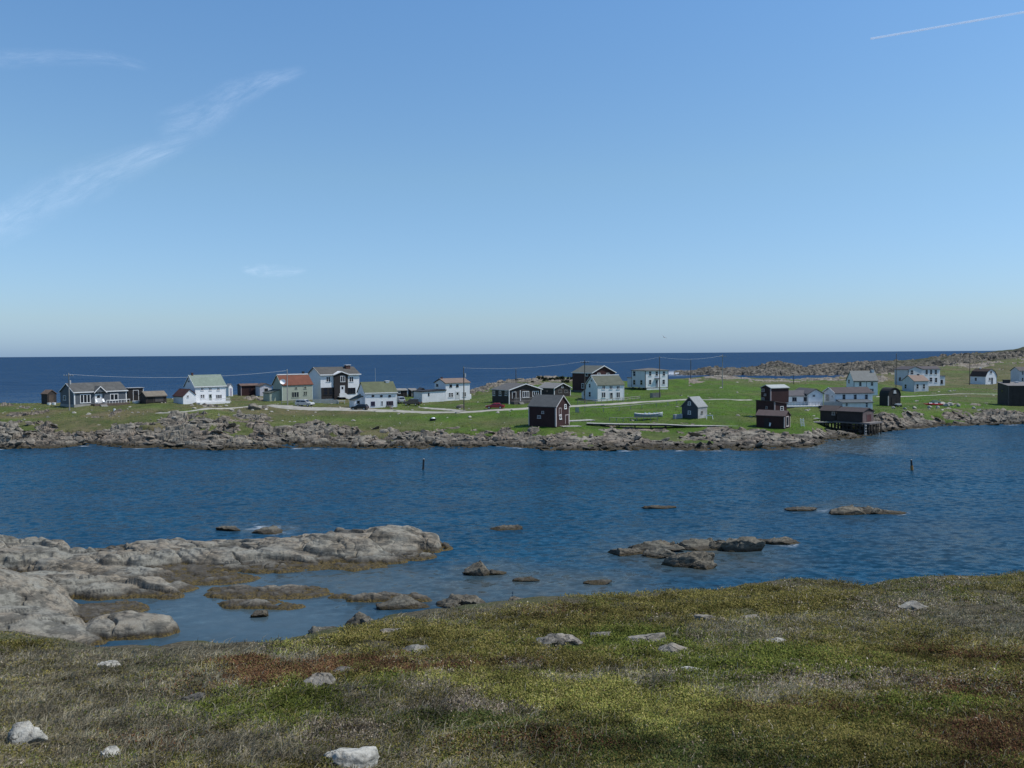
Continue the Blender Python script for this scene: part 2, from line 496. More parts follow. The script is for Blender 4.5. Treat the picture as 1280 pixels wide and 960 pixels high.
# ------------------------------------------------------------------ far land profile
#  px : shore row, then (distance, row or height) for rock top, middle ground, back ground, back edge
PROF = [
 (-420, 565, (176, 531), (198, 519), (216, 513), (240, 507)),
 (-150, 563, (176, 530), (198, 518), (215, 512), (240, 506)),
 (0,   561, (176, 529), (198, 516), (215, 510), (240, 504)),
 (60,  560, (178, 528), (195, 516), (212, 508.5), (240, 504)),
 (110, 558, (180, 526), (192, 517), (203, 509), (240, 503)),
 (160, 560, (180, 522), (192, 514), (208, 507), (245, 500)),
 (200, 561, (181, 521), (194, 513), (210, 505), (250, 498)),
 (250, 562, (182, 517), (195, 510), (213, 505), (258, 497)),
 (300, 562, (184, 521), (200, 513), (220, 503), (262, 493)),
 (360, 560, (183, 528), (205, 513), (222, 503), (268, 494)),
 (420, 560, (176, 535), (205, 512), (228, 503), (268, 495)),
 (480, 561, (176, 535), (206, 512), (230, 503), (270, 494)),
 (530, 561, (174, 535), (200, 516), (235, 503), (272, 493)),
 (580, 561, (174, 536), (196, 517), (235, 502), (285, 489)),
 (630, 558, (172, 536), (191, 517), (218, 507), (300, 475)),
 (690, 563, (169, 538), (195, 514), (228, 503), (310, 470)),
 (750, 563, (166, 541), (200, 510), (235, 500), (300, 474)),
 (800, 563, (166, 541), (200, 511), (262, 490), (300, 477)),
 (850, 563, (166, 541), (200, 510), (245, 494), (300, 473)),
 (900, 563, (166, 541), (205, 508), (250, 489), (330, 469)),
 (960, 562, (165, 541), (190, 524), (250, 490), (335, 473)),
 (1010, 560, (166, 540), (205, 513), (260, 484), (340, 474)),
 (1040, 552, (180, 538), (206, 512), (260, 487), (345, 472)),
 (1080, 547, (186, 531), (208, 511), (260, 490), (350, 469)),
 (1100, 541, (190, 518), (215, 508), (265, 490), (355, 467)),
 (1140, 535.5, (200, 516), (226, 506), (292, 488), (380, 463)),
 (1200, 532.5, (208, 513), (235, 502), (320, 481), (410, 455)),
 (1280, 531, (208, 515), (228, 507), (322, 479), (430, 447)),
 (1420, 530, (210, 515), (228, 505), (320, 476), (430, 440)),
 (1700, 530, (210, 515), (228, 505), (320, 474), (430, 435)),
]
_pp = np.array([p[0] for p in PROF], float)
_tt = tan_of(_pp)
_rows = []
for p in PROF:
    s = on_z(p[0], p[1], 0.0)
    row = [(s[1] - 6, -1.6), (s[1], 0.0)]
    for (dd, yy) in p[2:]:
        row.append((dd, at(p[0], yy, dd)[2]))
    dl, zl = row[-1]
    row.append((dl + 22, -1.5 if p[0] < 1000 else zl - 2.5))
    row.append((dl + 60, -2.0 if p[0] < 1000 else 2.0))
    _rows.append(row)
_rows = np.array(_rows)                                 # columns x stations x (d, z)

def _interp_cols(t):
    """Stations interpolated to tangents t -> (n, stations, 2), smooth across columns."""
    k = np.clip(np.searchsorted(_tt, t) - 1, 0, len(_tt) - 2)
    w = np.clip((t - _tt[k]) / (_tt[k + 1] - _tt[k]), 0, 1)
    w = w * w * (3 - 2 * w) * 0.6 + w * 0.4
    return _rows[k] * (1 - w)[:, None, None] + _rows[k + 1] * w[:, None, None]

def _base_land(t, d):
    """t, d flat arrays -> height without detail, and distance inland from the shore."""
    st = _interp_cols(t)
    n = st.shape[1]
    z = np.where(d < st[:, 0, 0], -1.6, st[:, -1, 1])
    for i in range(n - 1):
        d0, d1 = st[:, i, 0], st[:, i + 1, 0]
        w = (d - d0) / (d1 - d0)
        w = np.where(i > 1, w * 0.6 + 0.4 * w * w * (3 - 2 * w), w)
        m = (d >= d0) & (d < d1)
        z = np.where(m, st[:, i, 1] * (1 - w) + st[:, i + 1, 1] * w, z)
    return z, d - st[:, 1, 0], st[:, 2, 0] - st[:, 1, 0], st[:, 5, 0]

_pad = np.array(PADS)
_pz, _, _, _ = _base_land(_pad[:, 0] / _pad[:, 1], _pad[:, 1])
_SG = 7.0
_dm = ((_pad[:, None, :2] - _pad[None, :, :2]) ** 2).sum(-1)
_K = np.exp(-_dm / (2 * _SG ** 2)) + np.eye(len(_pad)) * 0.12
_w = np.linalg.solve(_K, _pad[:, 2] - 0.08 - _pz)

def far_land(x, y, detail=True):
    sh = x.shape; x = x.reshape(-1); y = y.reshape(-1)
    t = x / y
    jit = 3.2 * fbm(x / 9.0, x / 9.0 + 3, 77, 3)          # ragged waterline
    z, inland, rockw, dback = _base_land(t, y + jit)
    for i in range(0, len(x), 200000):
        sl = slice(i, i + 200000)
        acc = np.zeros(len(x[sl]))
        for (qx, qy, _), wt in zip(PADS, _w):
            acc += wt * np.exp(-((x[sl] - qx) ** 2 + (y[sl] - qy) ** 2) / (2 * _SG ** 2))
        z[sl] += acc * np.clip((inland[sl] - 6) / 8.0, 0, 1)
    px = 640 + t * F
    # rock cover: shore belt, wider at the left, and outcrops in the grass
    edge = rockw * (0.86 + 1.1 * fbm(x / 7.0, y / 7.0, 5, 4))
    rock = np.clip((edge - inland) / 2.5 + 0.5, 0, 1)
    patch = fbm(x / 11.0 + 3, y / 8.0, 31, 4)
    lim = np.interp(px, [-200, 60, 130, 180, 330, 420, 560, 700, 1000, 1280], [0.05, 0.08, 0.22, 0.06, 0.06, 0.22, 0.34, 0.42, 0.42, 0.25])
    near = np.clip(1 - (inland - rockw) / 16.0, 0, 1)
    lim = lim + (1 - near) * 0.22
    rock = np.maximum(rock, np.clip((patch - lim) * 14, 0, 1))
    back = np.clip((y - (dback - 45)) / 30.0, 0, 1) * (((px > 560) & (px < 725)) | (px > 860))
    rock = np.maximum(rock, np.clip((patch + 0.30 * back - 0.22) * 10, 0, 1) * back)
    # keep the ground round the buildings grassy
    pdist = np.full(x.shape, 1e9)
    for (qx, qy, _) in PADS:
        pdist = np.minimum(pdist, (x - qx) ** 2 + (y - qy) ** 2)
    rock = rock * np.clip((np.sqrt(pdist) - 2.5) / 2.5, 0, 1)
    if not detail: return z.reshape(sh), rock.reshape(sh), inland.reshape(sh)
    b1 = blocks(x, y, 2.0, 11, 0.08, 3.4, 0.9, 0.9, 1.1, 0.12); b2 = blocks(x, y, 0.85, 23, 0.2, 3.0, 0.8, 0.9, 1.0, 0.15)
    b3 = fbm(x / 6.0, y / 5.0, 61, 3)
    up = np.clip(inland / 2.0, 0.25, 1)
    flat = np.interp(px, [-300, 100, 640, 700, 760, 930, 1060, 1120], [0.78, 0.82, 0.75, 0.42, 0.34, 0.34, 0.45, 0.65])
    z = z + rock * up * (terrace(flat * (1.25 * b1 + 0.62 * b2 + 0.9 * b3) + 0.1, 0.55, 0.6, 0.06 * x + 0.3 * b3) ) + (1 - rock) * (0.10 * fbm(x / 5.0, y / 5.0, 90, 4) + 0.05 * fbm(x / 0.8, y / 0.8, 95, 2))
    return z.reshape(sh), rock.reshape(sh), inland.reshape(sh)

def land_z(x, y):
    return float(far_land(np.array([x]), np.array([y]))[0][0])

def ground_pt(px, py, d0=150.0, d1=430.0):
    """First place where the ray through a photo pixel meets the far land."""
    r = ray(px, py)[0]
    dd = np.arange(d0, d1, 0.5)
    P = CAM[None] + r[None] * (dd / r[1])[:, None]
    z, _, _ = far_land(P[:, 0], P[:, 1], False)
    k = np.argmax(P[:, 2] < z)
    if not (P[:, 2] < z).any(): k = len(dd) - 1
    q = P[k].copy(); q[2] = z[k]
    return q

def build_far_land():
    ts = np.arange(-0.86, 0.86, 0.00125)
    ds = np.concatenate([np.arange(144, 216, 0.28), np.arange(216, 300, 0.7), np.arange(300, 495, 1.5)])
    T, Dm = np.meshgrid(ts, ds)
    X = T * Dm; Y = Dm
    Zm, rock, inland = far_land(X, Y)
    veg = fbm(X / 14.0, Y / 10.0, 200, 5)
    fm = rock[:-1, :-1] + rock[1:, :-1] + rock[:-1, 1:] + rock[1:, 1:]
    zc = np.maximum(np.maximum(Zm[:-1, :-1], Zm[1:, 1:]), np.maximum(Zm[1:, :-1], Zm[:-1, 1:]))
    above = zc > -1.0
    o = grid_object("rocky_shore", X, Y, Zm, ROCK_FAR, {}, False, (fm > 2.0) & above)
    tag(o, 'broken grey brown bedrock shore along the far side of the bay', 'shore', kind='structure')
    # grass ground
    px = 640 + T * F
    dry = np.interp(px, [-200, 150, 300, 520, 640, 760, 1000, 1140, 1280], [0.75, 0.88, 0.92, 0.62, 0.12, 0.04, 0.10, 0.12, 0.55])
    dry = np.clip(dry + np.clip((Y - 275) / 60, 0, 0.5) + veg * 0.9, 0, 1)
    t = NT("village_grass")
    g = t.geo()
    n1 = t.noise(g, 0.12, 6, 0.62); n2 = t.noise(g, 1.1, 5, 0.7); n3 = t.noise(g, 5.0, 3, 0.6)
    grn = t.mix(t.ramp(n1, 0.4, 0.6), (0.046, 0.094, 0.009), (0.066, 0.124, 0.012))
    dr = t.mix(t.ramp(n1, 0.35, 0.65), (0.082, 0.080, 0.034), (0.128, 0.107, 0.060))
    c = t.mix(t.attr("dry"), grn, dr)
    n4 = t.noise(t.scale(g, 0.35, 0.22, 1), 1.0, 5, 0.68)
    c = t.mix(t.math('MULTIPLY', t.ramp(n4, 0.46, 0.64), 0.7), c, (0.050, 0.070, 0.018))
    c = t.mix(t.math('MULTIPLY', t.ramp(n2, 0.5, 0.7), 0.7), c, (0.032, 0.046, 0.012))
    c = t.mix(t.math('MULTIPLY', t.ramp(n3, 0.56, 0.75), 0.45), c, (0.20, 0.19, 0.10))
    t.col(c); t.bump(t.math('ADD', n3, n2), 0.8, 0.25)
    gm = t.set(0.9, 0, 0.15)
    o = grid_object("grass_land", X, Y, Zm, gm, {"dry": dry}, True, (fm <= 2.0) & above)
    tag(o, 'green and tan grass ground of the fishing village', 'ground', kind='structure')

build_far_land()

# distant rocky headland across a strip of sea
def build_headland():
    ts = np.arange(0.19, 1.25, 0.0013)
    ds = np.arange(560, 860, 2.0)
    T, Dm = np.meshgrid(ts, ds)
    X = T * Dm; Y = Dm
    px = 640 + T * F
    ypx = np.interp(px, [845, 875, 905, 940, 972, 1000, 1050, 1110, 1150, 1175, 1200, 1230, 1280, 1400, 1700],
                    [468, 463, 461, 459, 453.5, 459, 456, 451, 449, 446, 444, 441, 434, 424, 410])
    hy = 442.2 - 0.0065 * (px - 640)
    dc = np.interp(px, [845, 1000, 1280, 1500], [690, 700, 700, 700])
    top = CAMZ - (ypx - hy) * dc / F
    s0 = np.interp(px, [850, 960, 1030, 1100, 1400], [600, 588, 570, 545, 530])
    up = np.clip((Y - s0) / np.maximum(dc - s0, 1), 0, 1)
    dn = np.clip((Y - dc) / 110, 0, 1)
    Zm = -1.5 + (top + 1.5) * (0.35 * up + 0.65 * up * up * (3 - 2 * up)) * (1 - dn ** 2)
    Zm = np.where(px < 850, np.minimum(Zm, -1.5 + (px - 820) / 30), Zm)
    rock = np.clip(np.interp(px, [1080, 1180, 1300], [1.0, 0.45, 0.35]) + 1.3 * fbm(X / 30, Y / 30, 301, 4), 0, 1)
    amp = np.clip(up * 3, 0.15, 1)
    Zm = Zm + amp * rock * (3.4 * blocks(X, Y, 9.0, 311, 0.1, 2.2, 0.8, 1.0, 1.1, 0.12) + 1.8 * blocks(X, Y, 4.2, 321, 0.4, 1.8, 0.8, 0.9, 1.0, 0.16)) + amp * 0.9 * fbm(X / 18, Y / 18, 331, 4)
    t = NT("headland_rock")
    g = t.geo()
    n1 = t.noise(g, 0.05, 6, 0.65); n2 = t.noise(g, 0.4, 5, 0.7)
    rk = t.mix(t.ramp(n2, 0.35, 0.65), (0.032, 0.032, 0.026), (0.17, 0.15, 0.122))
    hl = t.mix(t.ramp(n2, 0.4, 0.65), (0.030, 0.036, 0.014), (0.064, 0.060, 0.030))
    t.col(t.mix(t.attr("rock"), hl, rk)); t.bump(n2, 0.9, 1.2)
    o = grid_object("headland", X, Y, Zm, t.set(0.9, 0, 0.2), {"rock": np.clip(rock * 1.4 - 0.2, 0, 1)}, False)
    tag(o, 'low stony headland rising to a brown hill at the right', 'headland', kind='structure')
build_headland()

# ------------------------------------------------------------------ near bedrock at the left
MOUNDS = []   # x, y, rx, ry, h, ang, power
def mound(px, d, rx, ry, h, ang=0.0, pw=0.75):
    r = ray(px, 700)[0]
    MOUNDS.append((r[0] / r[1] * d, d, rx, ry, h, ang, pw))
mound(-60, 55, 8.2, 5.2, 3.3, -0.12, 0.8)
mound(-160, 56, 10, 7.5, 4.6, 0, 0.8)
mound(-10, 51, 5.6, 3.4, 1.6, -0.15, 0.6)
mound(50, 50.0, 3.4, 2.2, 0.95, -0.1, 0.6)
mound(85, 61.5, 8.0, 2.3, 1.0, -0.10, 0.6)
mound(165, 60.5, 3.6, 1.5, 0.6, -0.15, 0.6)
mound(158, 52.2, 3.1, 1.9, 0.95, -0.1, 0.6)
mound(5, 70, 5.2, 4.5, 1.55, -0.2, 0.6)
mound(52, 68.5, 2.6, 3.0, 1.2, -0.2, 0.6)
mound(-70, 70, 7, 5, 2.2, 0, 0.6)
mound(185, 71.5, 8.0, 4.6, 0.85, 0.05, 0.45)
mound(280, 72.0, 6.0, 4.6, 0.85, 0.05, 0.5)
mound(350, 72.0, 6.0, 5.0, 1.0, 0.1, 0.55)
mound(430, 74.0, 5.2, 5.0, 1.3, 0.15, 0.5)
mound(480, 75.3, 4.4, 4.2, 1.4, 0.0, 0.55)
mound(535, 74.4, 2.3, 1.8, 0.95, -0.1, 0.6)
mound(505, 71.0, 2.4, 1.3, 0.7, 0.1, 0.6)
mound(140, 67.6, 1.5, 1.0, 0.95, 0.2, 0.5)
mound(180, 67.4, 1.3, 0.9, 0.8, -0.2, 0.5)
mound(85, 66.5, 2.2, 1.0, 0.8, 0, 0.5)
mound(330, 67.6, 5.0, 1.5, 0.6, 0.1, 0.6)
mound(470, 69.0, 2.5, 0.9, 0.5, 0.1, 0.6)
# flats of weed and shingle
mound(150, 65.0, 6.5, 2.2, 0.34, 0.0, 0.5)
mound(240, 64.2, 5.0, 1.6, 0.28, 0.0, 0.5)
mound(410, 67.6, 4.5, 1.0, 0.22, 0.0, 0.5)
mound(110, 56.0, 3.6, 2.0, 0.30, 0.1, 0.4)
mound(330, 60.2, 4.5, 1.5, 0.36, 0.05, 0.5)
mound(375, 60.9, 2.2, 0.9, 0.34, 0.1, 0.5)
mound(200, 66.2, 5.5, 2.4, 0.40, 0.05, 0.5)
mound(100, 66.5, 4.0, 1.6, 0.5, 0.0, 0.5)
mound(165, 69.2, 1.6, 1.1, 1.0, 0.3, 0.4)
mound(215, 68.6, 1.2, 0.8, 0.8, -0.3, 0.4)
mound(60, 67.0, 1.6, 1.0, 1.1, 0.2, 0.4)
mound(290, 61.2, 2.2, 0.6, 0.24, 0.0, 0.5)
mound(325, 57.3, 3.3, 1.1, 0.36, -0.05, 0.5)
mound(392, 60.2, 1.3, 0.35, 0.2, 0.0, 0.5)
mound(215, 61.6, 1.7, 0.9, 0.4, 0.0, 0.5)
mound(480, 58.8, 2.9, 0.75, 0.55, 0.0, 0.5)
mound(520, 58.4, 1.0, 0.5, 0.4, 0.0, 0.5)
mound(425, 59.2, 1.2, 0.45, 0.3, 0.0, 0.5)

def near_rock(x, y):
    wx = x + 0.9 * fbm(x / 2.6, y / 2.2, 401, 4); wy = y + 0.7 * fbm(x / 2.4 + 7, y / 2.0, 411, 4)
    h = np.full(x.shape, -0.9)
    for (cx, cy, rx, ry, hh, an, pw) in MOUNDS:
        ca, sa = math.cos(an), math.sin(an)
        a = ((wx - cx) * ca + (wy - cy) * sa) / rx; b = (-(wx - cx) * sa + (wy - cy) * ca) / ry
        r2 = a * a + b * b
        h = np.maximum(h, np.where(r2 < 1, hh * np.power(np.clip(1 - r2, 1e-6, 1), pw * 0.9), -0.5 * (np.sqrt(r2) - 1)))
    big = np.clip((h - 0.12) / 0.5, 0, 1)
    sm = np.clip((-20.5 - x) / 2.5, 0, 1) * np.clip((58.5 - y) / 2.0, 0, 1)          # the bare slab at the far left
    rough = 1 - 0.72 * sm
    b1 = 1.15 * blocks(x, y, 2.4, 431, -0.10, 3.0, 0.45, 0.95, 0.95, 0.05)
    b2 = 0.36 * blocks(x, y, 1.0, 441, 0.08, 3.2, 0.5, 0.9, 0.9, 0.06)
    h = h + big * (b1 * 0.62 * rough + 0.05)
    dip = 0.16 * x + 0.10 * y + 0.5 * fbm(x / 4, y / 3, 451, 2)
    tz = terrace(h, 0.40, 0.40, dip)
    h = h + big * rough * (tz - h)
    j1 = fbm((x * 0.96 + y * 0.28) / 6.0, (y * 0.96 - x * 0.28) / 1.5, 481, 3); j2 = fbm((x * 0.5 + y * 0.87) / 4.0, (x * 0.87 - y * 0.5) / 2.6, 491, 3)
    h = h + big * (b2 * 0.6 * rough + 0.03 * fbm(x / 0.5, y / 0.35, 455, 3))
    h = h - big * (0.40 * np.exp(-(j1 / 0.020) ** 2) + 0.28 * rough * np.exp(-(j2 / 0.014) ** 2))
    low = np.clip((h + 0.2) / 0.3, 0, 1) * (1 - big)
    h = h + low * (0.16 * blocks(x, y, 0.55, 461, 0.3, 1.5, 0.5, 0.9) + 0.20 * fbm(x / 0.7, y / 0.5, 471, 4))
    return h

def build_near_rock():
    ts = np.arange(-0.76, 0.0, 0.0009)
    ds = np.arange(45.5, 86, 0.065)
    T, Dm = np.meshgrid(ts, ds)
    X = T * Dm; Y = Dm
    Zm = near_rock(X, Y)
    for ax in (0, 1, 0):
        Zm = (np.roll(Zm, 1, ax) + 2 * Zm + np.roll(Zm, -1, ax)) / 4      # wave-worn edges
    zc = np.maximum(np.maximum(Zm[:-1, :-1], Zm[1:, 1:]), np.maximum(Zm[1:, :-1], Zm[:-1, 1:]))
    o = grid_object("bedrock_outcrop", X, Y, Zm, ROCK_NEAR, {}, False, zc > -0.35)
    tag(o, 'smooth grey bedrock slabs and weedy tidal flats on the near left shore', 'bedrock', kind='structure')
build_near_rock()

# ------------------------------------------------------------------ foreground heath slope
EYE = 1.7; SL = 0.20; KQ = 0.03
_cp = np.array([-500, -200, 0, 60, 120, 200, 260, 330, 380, 430, 480, 530, 580, 640, 700, 760, 820, 900, 960, 1000, 1080, 1120, 1180, 1230, 1280, 1500, 1900], float)
_cy = np.array([785, 792, 800, 806, 817, 818, 812, 811, 806, 793, 783, 772, 766, 762, 755, 746, 744, 740, 733, 731, 736, 732, 727, 721, 717, 705, 700], float)
_ct = tan_of(_cp, 760.0)
def _rc(t):
    px = np.interp(t, _ct, _cp); y = np.interp(t, _ct, _cy)
    return (y - (442.2 - 0.0065 * (px - 640))) / F
_dq = np.linspace(2, 45, 300)
_dd = np.linspace(1, 90, 900)
_rmin = np.array([np.min(SL + EYE / _dd + KQ * np.maximum(0, _dd - q) ** 2 / _dd) for q in _dq])

def heath_z(x, y, detail=True):
    t = x / np.maximum(y, 1.0)
    t = np.where(y < 1, x, t)
    q = np.interp(-_rc(t), -_rmin, _dq)
    yy = np.maximum(y, -4)
    z = CAMZ - EYE - SL * yy - KQ * np.maximum(0, yy - q) ** 2
    if detail:
        a = np.clip((np.hypot(x, y) - 1.0) / 5, 0, 1)
        z = z + a * (0.24 * fbm(x / 3.0, y / 3.0, 501, 3) + 0.09 * fbm(x / 0.7, y / 0.7, 511, 3))
    return z

def heath_pt(px, py):
    """Photo pixels -> places on the heath (vectorised); nan where the ray passes over the crest."""
    r = ray(px, py)
    lo = None
    ds = np.concatenate([np.arange(1.2, 12, 0.12), np.arange(12, 48, 0.3)])
    out = np.full(len(r), np.nan)
    tq = r[:, 0] / r[:, 1]; q = np.interp(-_rc(tq), -_rmin, _dq); sl = r[:, 2] / r[:, 1]
    base = lambda d: CAMZ - EYE - SL * d - KQ * np.maximum(0, d - q) ** 2
    prev = None
    for d in ds:
        f = CAMZ + sl * d - base(d)
        if prev is not None:
            m = np.isnan(out) & (f < 0) & (prev >= 0)
            w = prev / np.maximum(prev - f, 1e-9)
            out = np.where(m, pd + (d - pd) * w, out)
        prev = f; pd = d
    for _ in range(3):
        f = CAMZ + sl * out - heath_z(tq * out, out)
        df = sl + SL + 2 * KQ * np.maximum(0, out - q)
        out = np.clip(out - np.clip(f / np.minimum(df, -0.02), -1.0, 1.0), 1.0, 60)
    P = CAM[None] + r * (out / r[:, 1])[:, None]
    P[:, 2] = np.where(np.isnan(out), np.nan, heath_z(P[:, 0], P[:, 1]))
    return P

def build_heath():
    a = np.linspace(-1.9, 1.9, 640)
    ds = np.concatenate([np.arange(-3.5, 12, 0.10), np.arange(12, 30, 0.16), np.arange(30, 60, 0.6)])
    Am, Dm = np.meshgrid(a, ds)
    X = Am * (np.maximum(Dm, 0) * 0.8 + 4.5); Y = Dm
    Zm = heath_z(X, Y)
    Zm = np.maximum(Zm, -2.0)
    t = NT("heath_soil")
    g = t.geo()
    n1 = t.noise(g, 0.6, 5, 0.6); n2 = t.noise(g, 14.0, 4, 0.7)
    c = t.mix(t.ramp(n1, 0.4, 0.62), (0.060, 0.052, 0.034), (0.050, 0.055, 0.022))
    c = t.mix(t.math('MULTIPLY', t.ramp(n2, 0.45, 0.7), 0.7), c, (0.15, 0.13, 0.09))
    t.col(c); t.bump(n2, 0.9, 0.04)
    o = grid_object("heath_ground", X, Y, Zm, t.set(0.95, 0, 0.1), {}, True, Zm[1:, 1:] > -1.9)
    tag(o, 'brown peaty ground of the foreground slope', 'ground', kind='structure')
build_heath()

# plants of the heath: colour patches where the photograph has them
PATCH = [  # px, py, rx, ry, kind, weight
 (1000, 826, 150, 18, 'green', .9), (880, 850, 100, 14, 'green', .6), (1060, 850, 160, 14, 'twig', .8), (940, 875, 120, 12, 'dry', .8), (1200, 860, 90, 16, 'rust', .7), (1080, 935, 120, 20, 'olive', .9), (745, 800, 120, 14, 'green', 1.0), (810, 805, 60, 14, 'green', 1.0),
 (300, 888, 110, 26, 'green', .9), (400, 875, 60, 22, 'green', .9), (530, 795, 110, 13, 'olive', 1.2), (1130, 815, 90, 26, 'olive', 1.1),
 (860, 940, 220, 40, 'deep', .9), (1130, 890, 130, 24, 'green', .6), (1000, 900, 120, 30, 'olive', .8), (960, 757, 90, 13, 'olive', 1.3), (820, 755, 90, 12, 'olive', 1.3),
 (700, 780, 80, 14, 'olive', 1.0), (640, 815, 70, 14, 'olive', .8), (560, 905, 120, 20, 'deep', .9), (30, 812, 60, 7, 'olive', 1.5),
 (330, 838, 62, 15, 'rust', 2.2), (520, 830, 130, 9, 'rust', 1.4), (430, 818, 50, 10, 'rust', .8), (1240, 925, 70, 34, 'rust', 1.3), (1000, 888, 110, 10, 'rust', 1.0),
 (690, 935, 130, 16, 'rust', .8), (1150, 812, 60, 12, 'rust', .9), (700, 770, 70, 8, 'rust', .8), (230, 858, 50, 12, 'rust', .6), (200, 925, 90, 20, 'rust', .6), (1230, 820, 60, 14, 'rust', .9),
 (740, 866, 90, 16, 'yellow', 1.4), (830, 890, 90, 26, 'yellow', 1.6), (860, 905, 50, 18, 'yellow', .7), (640, 860, 60, 14, 'yellow', .9), (560, 850, 60, 8, 'yellow', .8), (370, 800, 60, 6, 'yellow', .8),
 (800, 850, 110, 8, 'pale', 1.8), (640, 790, 40, 8, 'dry', .8), (570, 880, 60, 16, 'twig', 1.3), (430, 920, 60, 12, 'twig', 1.1), (920, 790, 60, 16, 'dry', .9), (1200, 780, 130, 30, 'dry', 1.4),
 (1000, 775, 60, 10, 'dry', 1.0), (980, 865, 130, 9, 'dry', .9), (500, 765, 140, 10, 'dry', 1.4), (1050, 760, 120, 14, 'twig', .9), (120, 880, 160, 60, 'dry', 1.3), (230, 815, 180, 12, 'dry', 1.5),
 (500, 880, 120, 24, 'dry', .8), (350, 930, 160, 30, 'dry', .9), (870, 820, 40, 6, 'pale', 1.2), (640, 945, 80, 20, 'dry', .6),
]
PCOL = {'dry': [(0.265, 0.225, 0.14), (0.205, 0.17, 0.105), (0.315, 0.28, 0.19)], 'pale': [(0.38, 0.335, 0.23), (0.30, 0.26, 0.17)],
        'green': [(0.095, 0.120, 0.018), (0.135, 0.150, 0.022), (0.066, 0.086, 0.014)], 'olive': [(0.140, 0.120, 0.024), (0.090, 0.088, 0.018), (0.17, 0.14, 0.04)],
        'deep': [(0.050, 0.075, 0.018), (0.075, 0.095, 0.022), (0.085, 0.085, 0.03)], 'rust': [(0.125, 0.058, 0.026), (0.085, 0.042, 0.022), (0.11, 0.075, 0.03)],
        'yellow': [(0.20, 0.20, 0.035), (0.15, 0.165, 0.03), (0.25, 0.22, 0.06)], 'twig': [(0.22, 0.175, 0.125), (0.13, 0.10, 0.07), (0.33, 0.28, 0.21)]}
KINDS_ = list(PCOL)
def patch_kind(px, py):
    jx = px + 60 * fbm(px / 45, py / 14, 601, 3); jy = py + 16 * fbm(px / 45 + 9, py / 14, 611, 3)
    W = np.zeros((len(px), len(KINDS_)))
    W[:, KINDS_.index('dry')] = 0.34 + 0.12 * np.clip((520 - px) / 400, -1, 1) + 0.25 * fbm(px / 60, py / 18, 641, 3); W[:, KINDS_.index('olive')] = 0.42 + 0.5 * fbm(px / 50, py / 16, 621, 3)
    W[:, KINDS_.index('twig')] = 0.20 + 0.5 * fbm(px / 30, py / 10, 631, 3); W[:, KINDS_.index('green')] = 0.16 + 0.5 * fbm(px / 40 + 4, py / 13, 651, 3)
    for (cx, cy, rx, ry, k, w) in PATCH:
        W[:, KINDS_.index(k)] += w * np.exp(-(((jx - cx) / rx) ** 2 + ((jy - cy) / ry) ** 2))
    W = np.clip(W, 0.01, None) ** 2.4
    W = W / W.sum(1, keepdims=True)
    c = np.cumsum(W, 1); u = rng.random((len(px), 1))
    return (u > c).sum(1).clip(0, len(KINDS_) - 1)

STONES = []   # filled below: stones in the heath (x, y, r) where nothing grows
STONE_SPECS = [  # px0, px1, y top, y base, label, material key
 (404, 470, 930, 962, 'bright white lichened boulder, largest stone of the foreground heath', 'white'),
 (4, 54, 897, 934, 'white cracked boulder in dry grass at the left edge', 'white'),
 (122, 150, 934, 950, 'small white stone in dry grass between the two large white boulders', 'white'),
 (224, 258, 856, 880, 'leaning dark grey stone amid grass left of the rust red heath patch', 'grey'),
 (119, 147, 825, 836, 'flat pale stone near the rim of the slope below the left bedrock slab', 'white'),
 (374, 416, 836, 860, 'grey lichen spotted boulder beside the rust red heath patch', 'grey'),
 (413, 442, 832, 843, 'thin flat grey stone right of the lichen spotted boulder', 'grey'),
 (502, 540, 805, 817, 'flat wedge shaped light grey stone in olive moss', 'grey'),
 (668, 728, 787, 812, 'broad rounded grey boulder half sunk in heath at the middle of the slope', 'grey'),
 (738, 768, 785, 795, 'small flat stone right of the broad half sunk boulder', 'grey'),
 (782, 834, 789, 806, 'low pale ledge of cracked rock in the green moss', 'grey'),
 (822, 868, 800, 818, 'cracked sloping rock slab right of the pale ledge in the moss', 'grey'),
 (869, 900, 766, 777, 'dull grey stone in brown heath toward the right', 'grey'),
 (1126, 1162, 738, 754, 'rounded tan grey boulder in tall dry grass near the right crest', 'grey'),
 (472, 502, 782, 792, 'small grey stone near the crest above the tidal pool', 'grey'),
 (926, 948, 768, 775, 'tiny flat stone right of the dull grey one', 'grey'),
 (958, 986, 800, 807, 'tiny pale stone at the edge of the bright green moss', 'white'),
 (852, 880, 835, 842, 'thin pale stone beside the bare tan path of grass', 'white'),
]
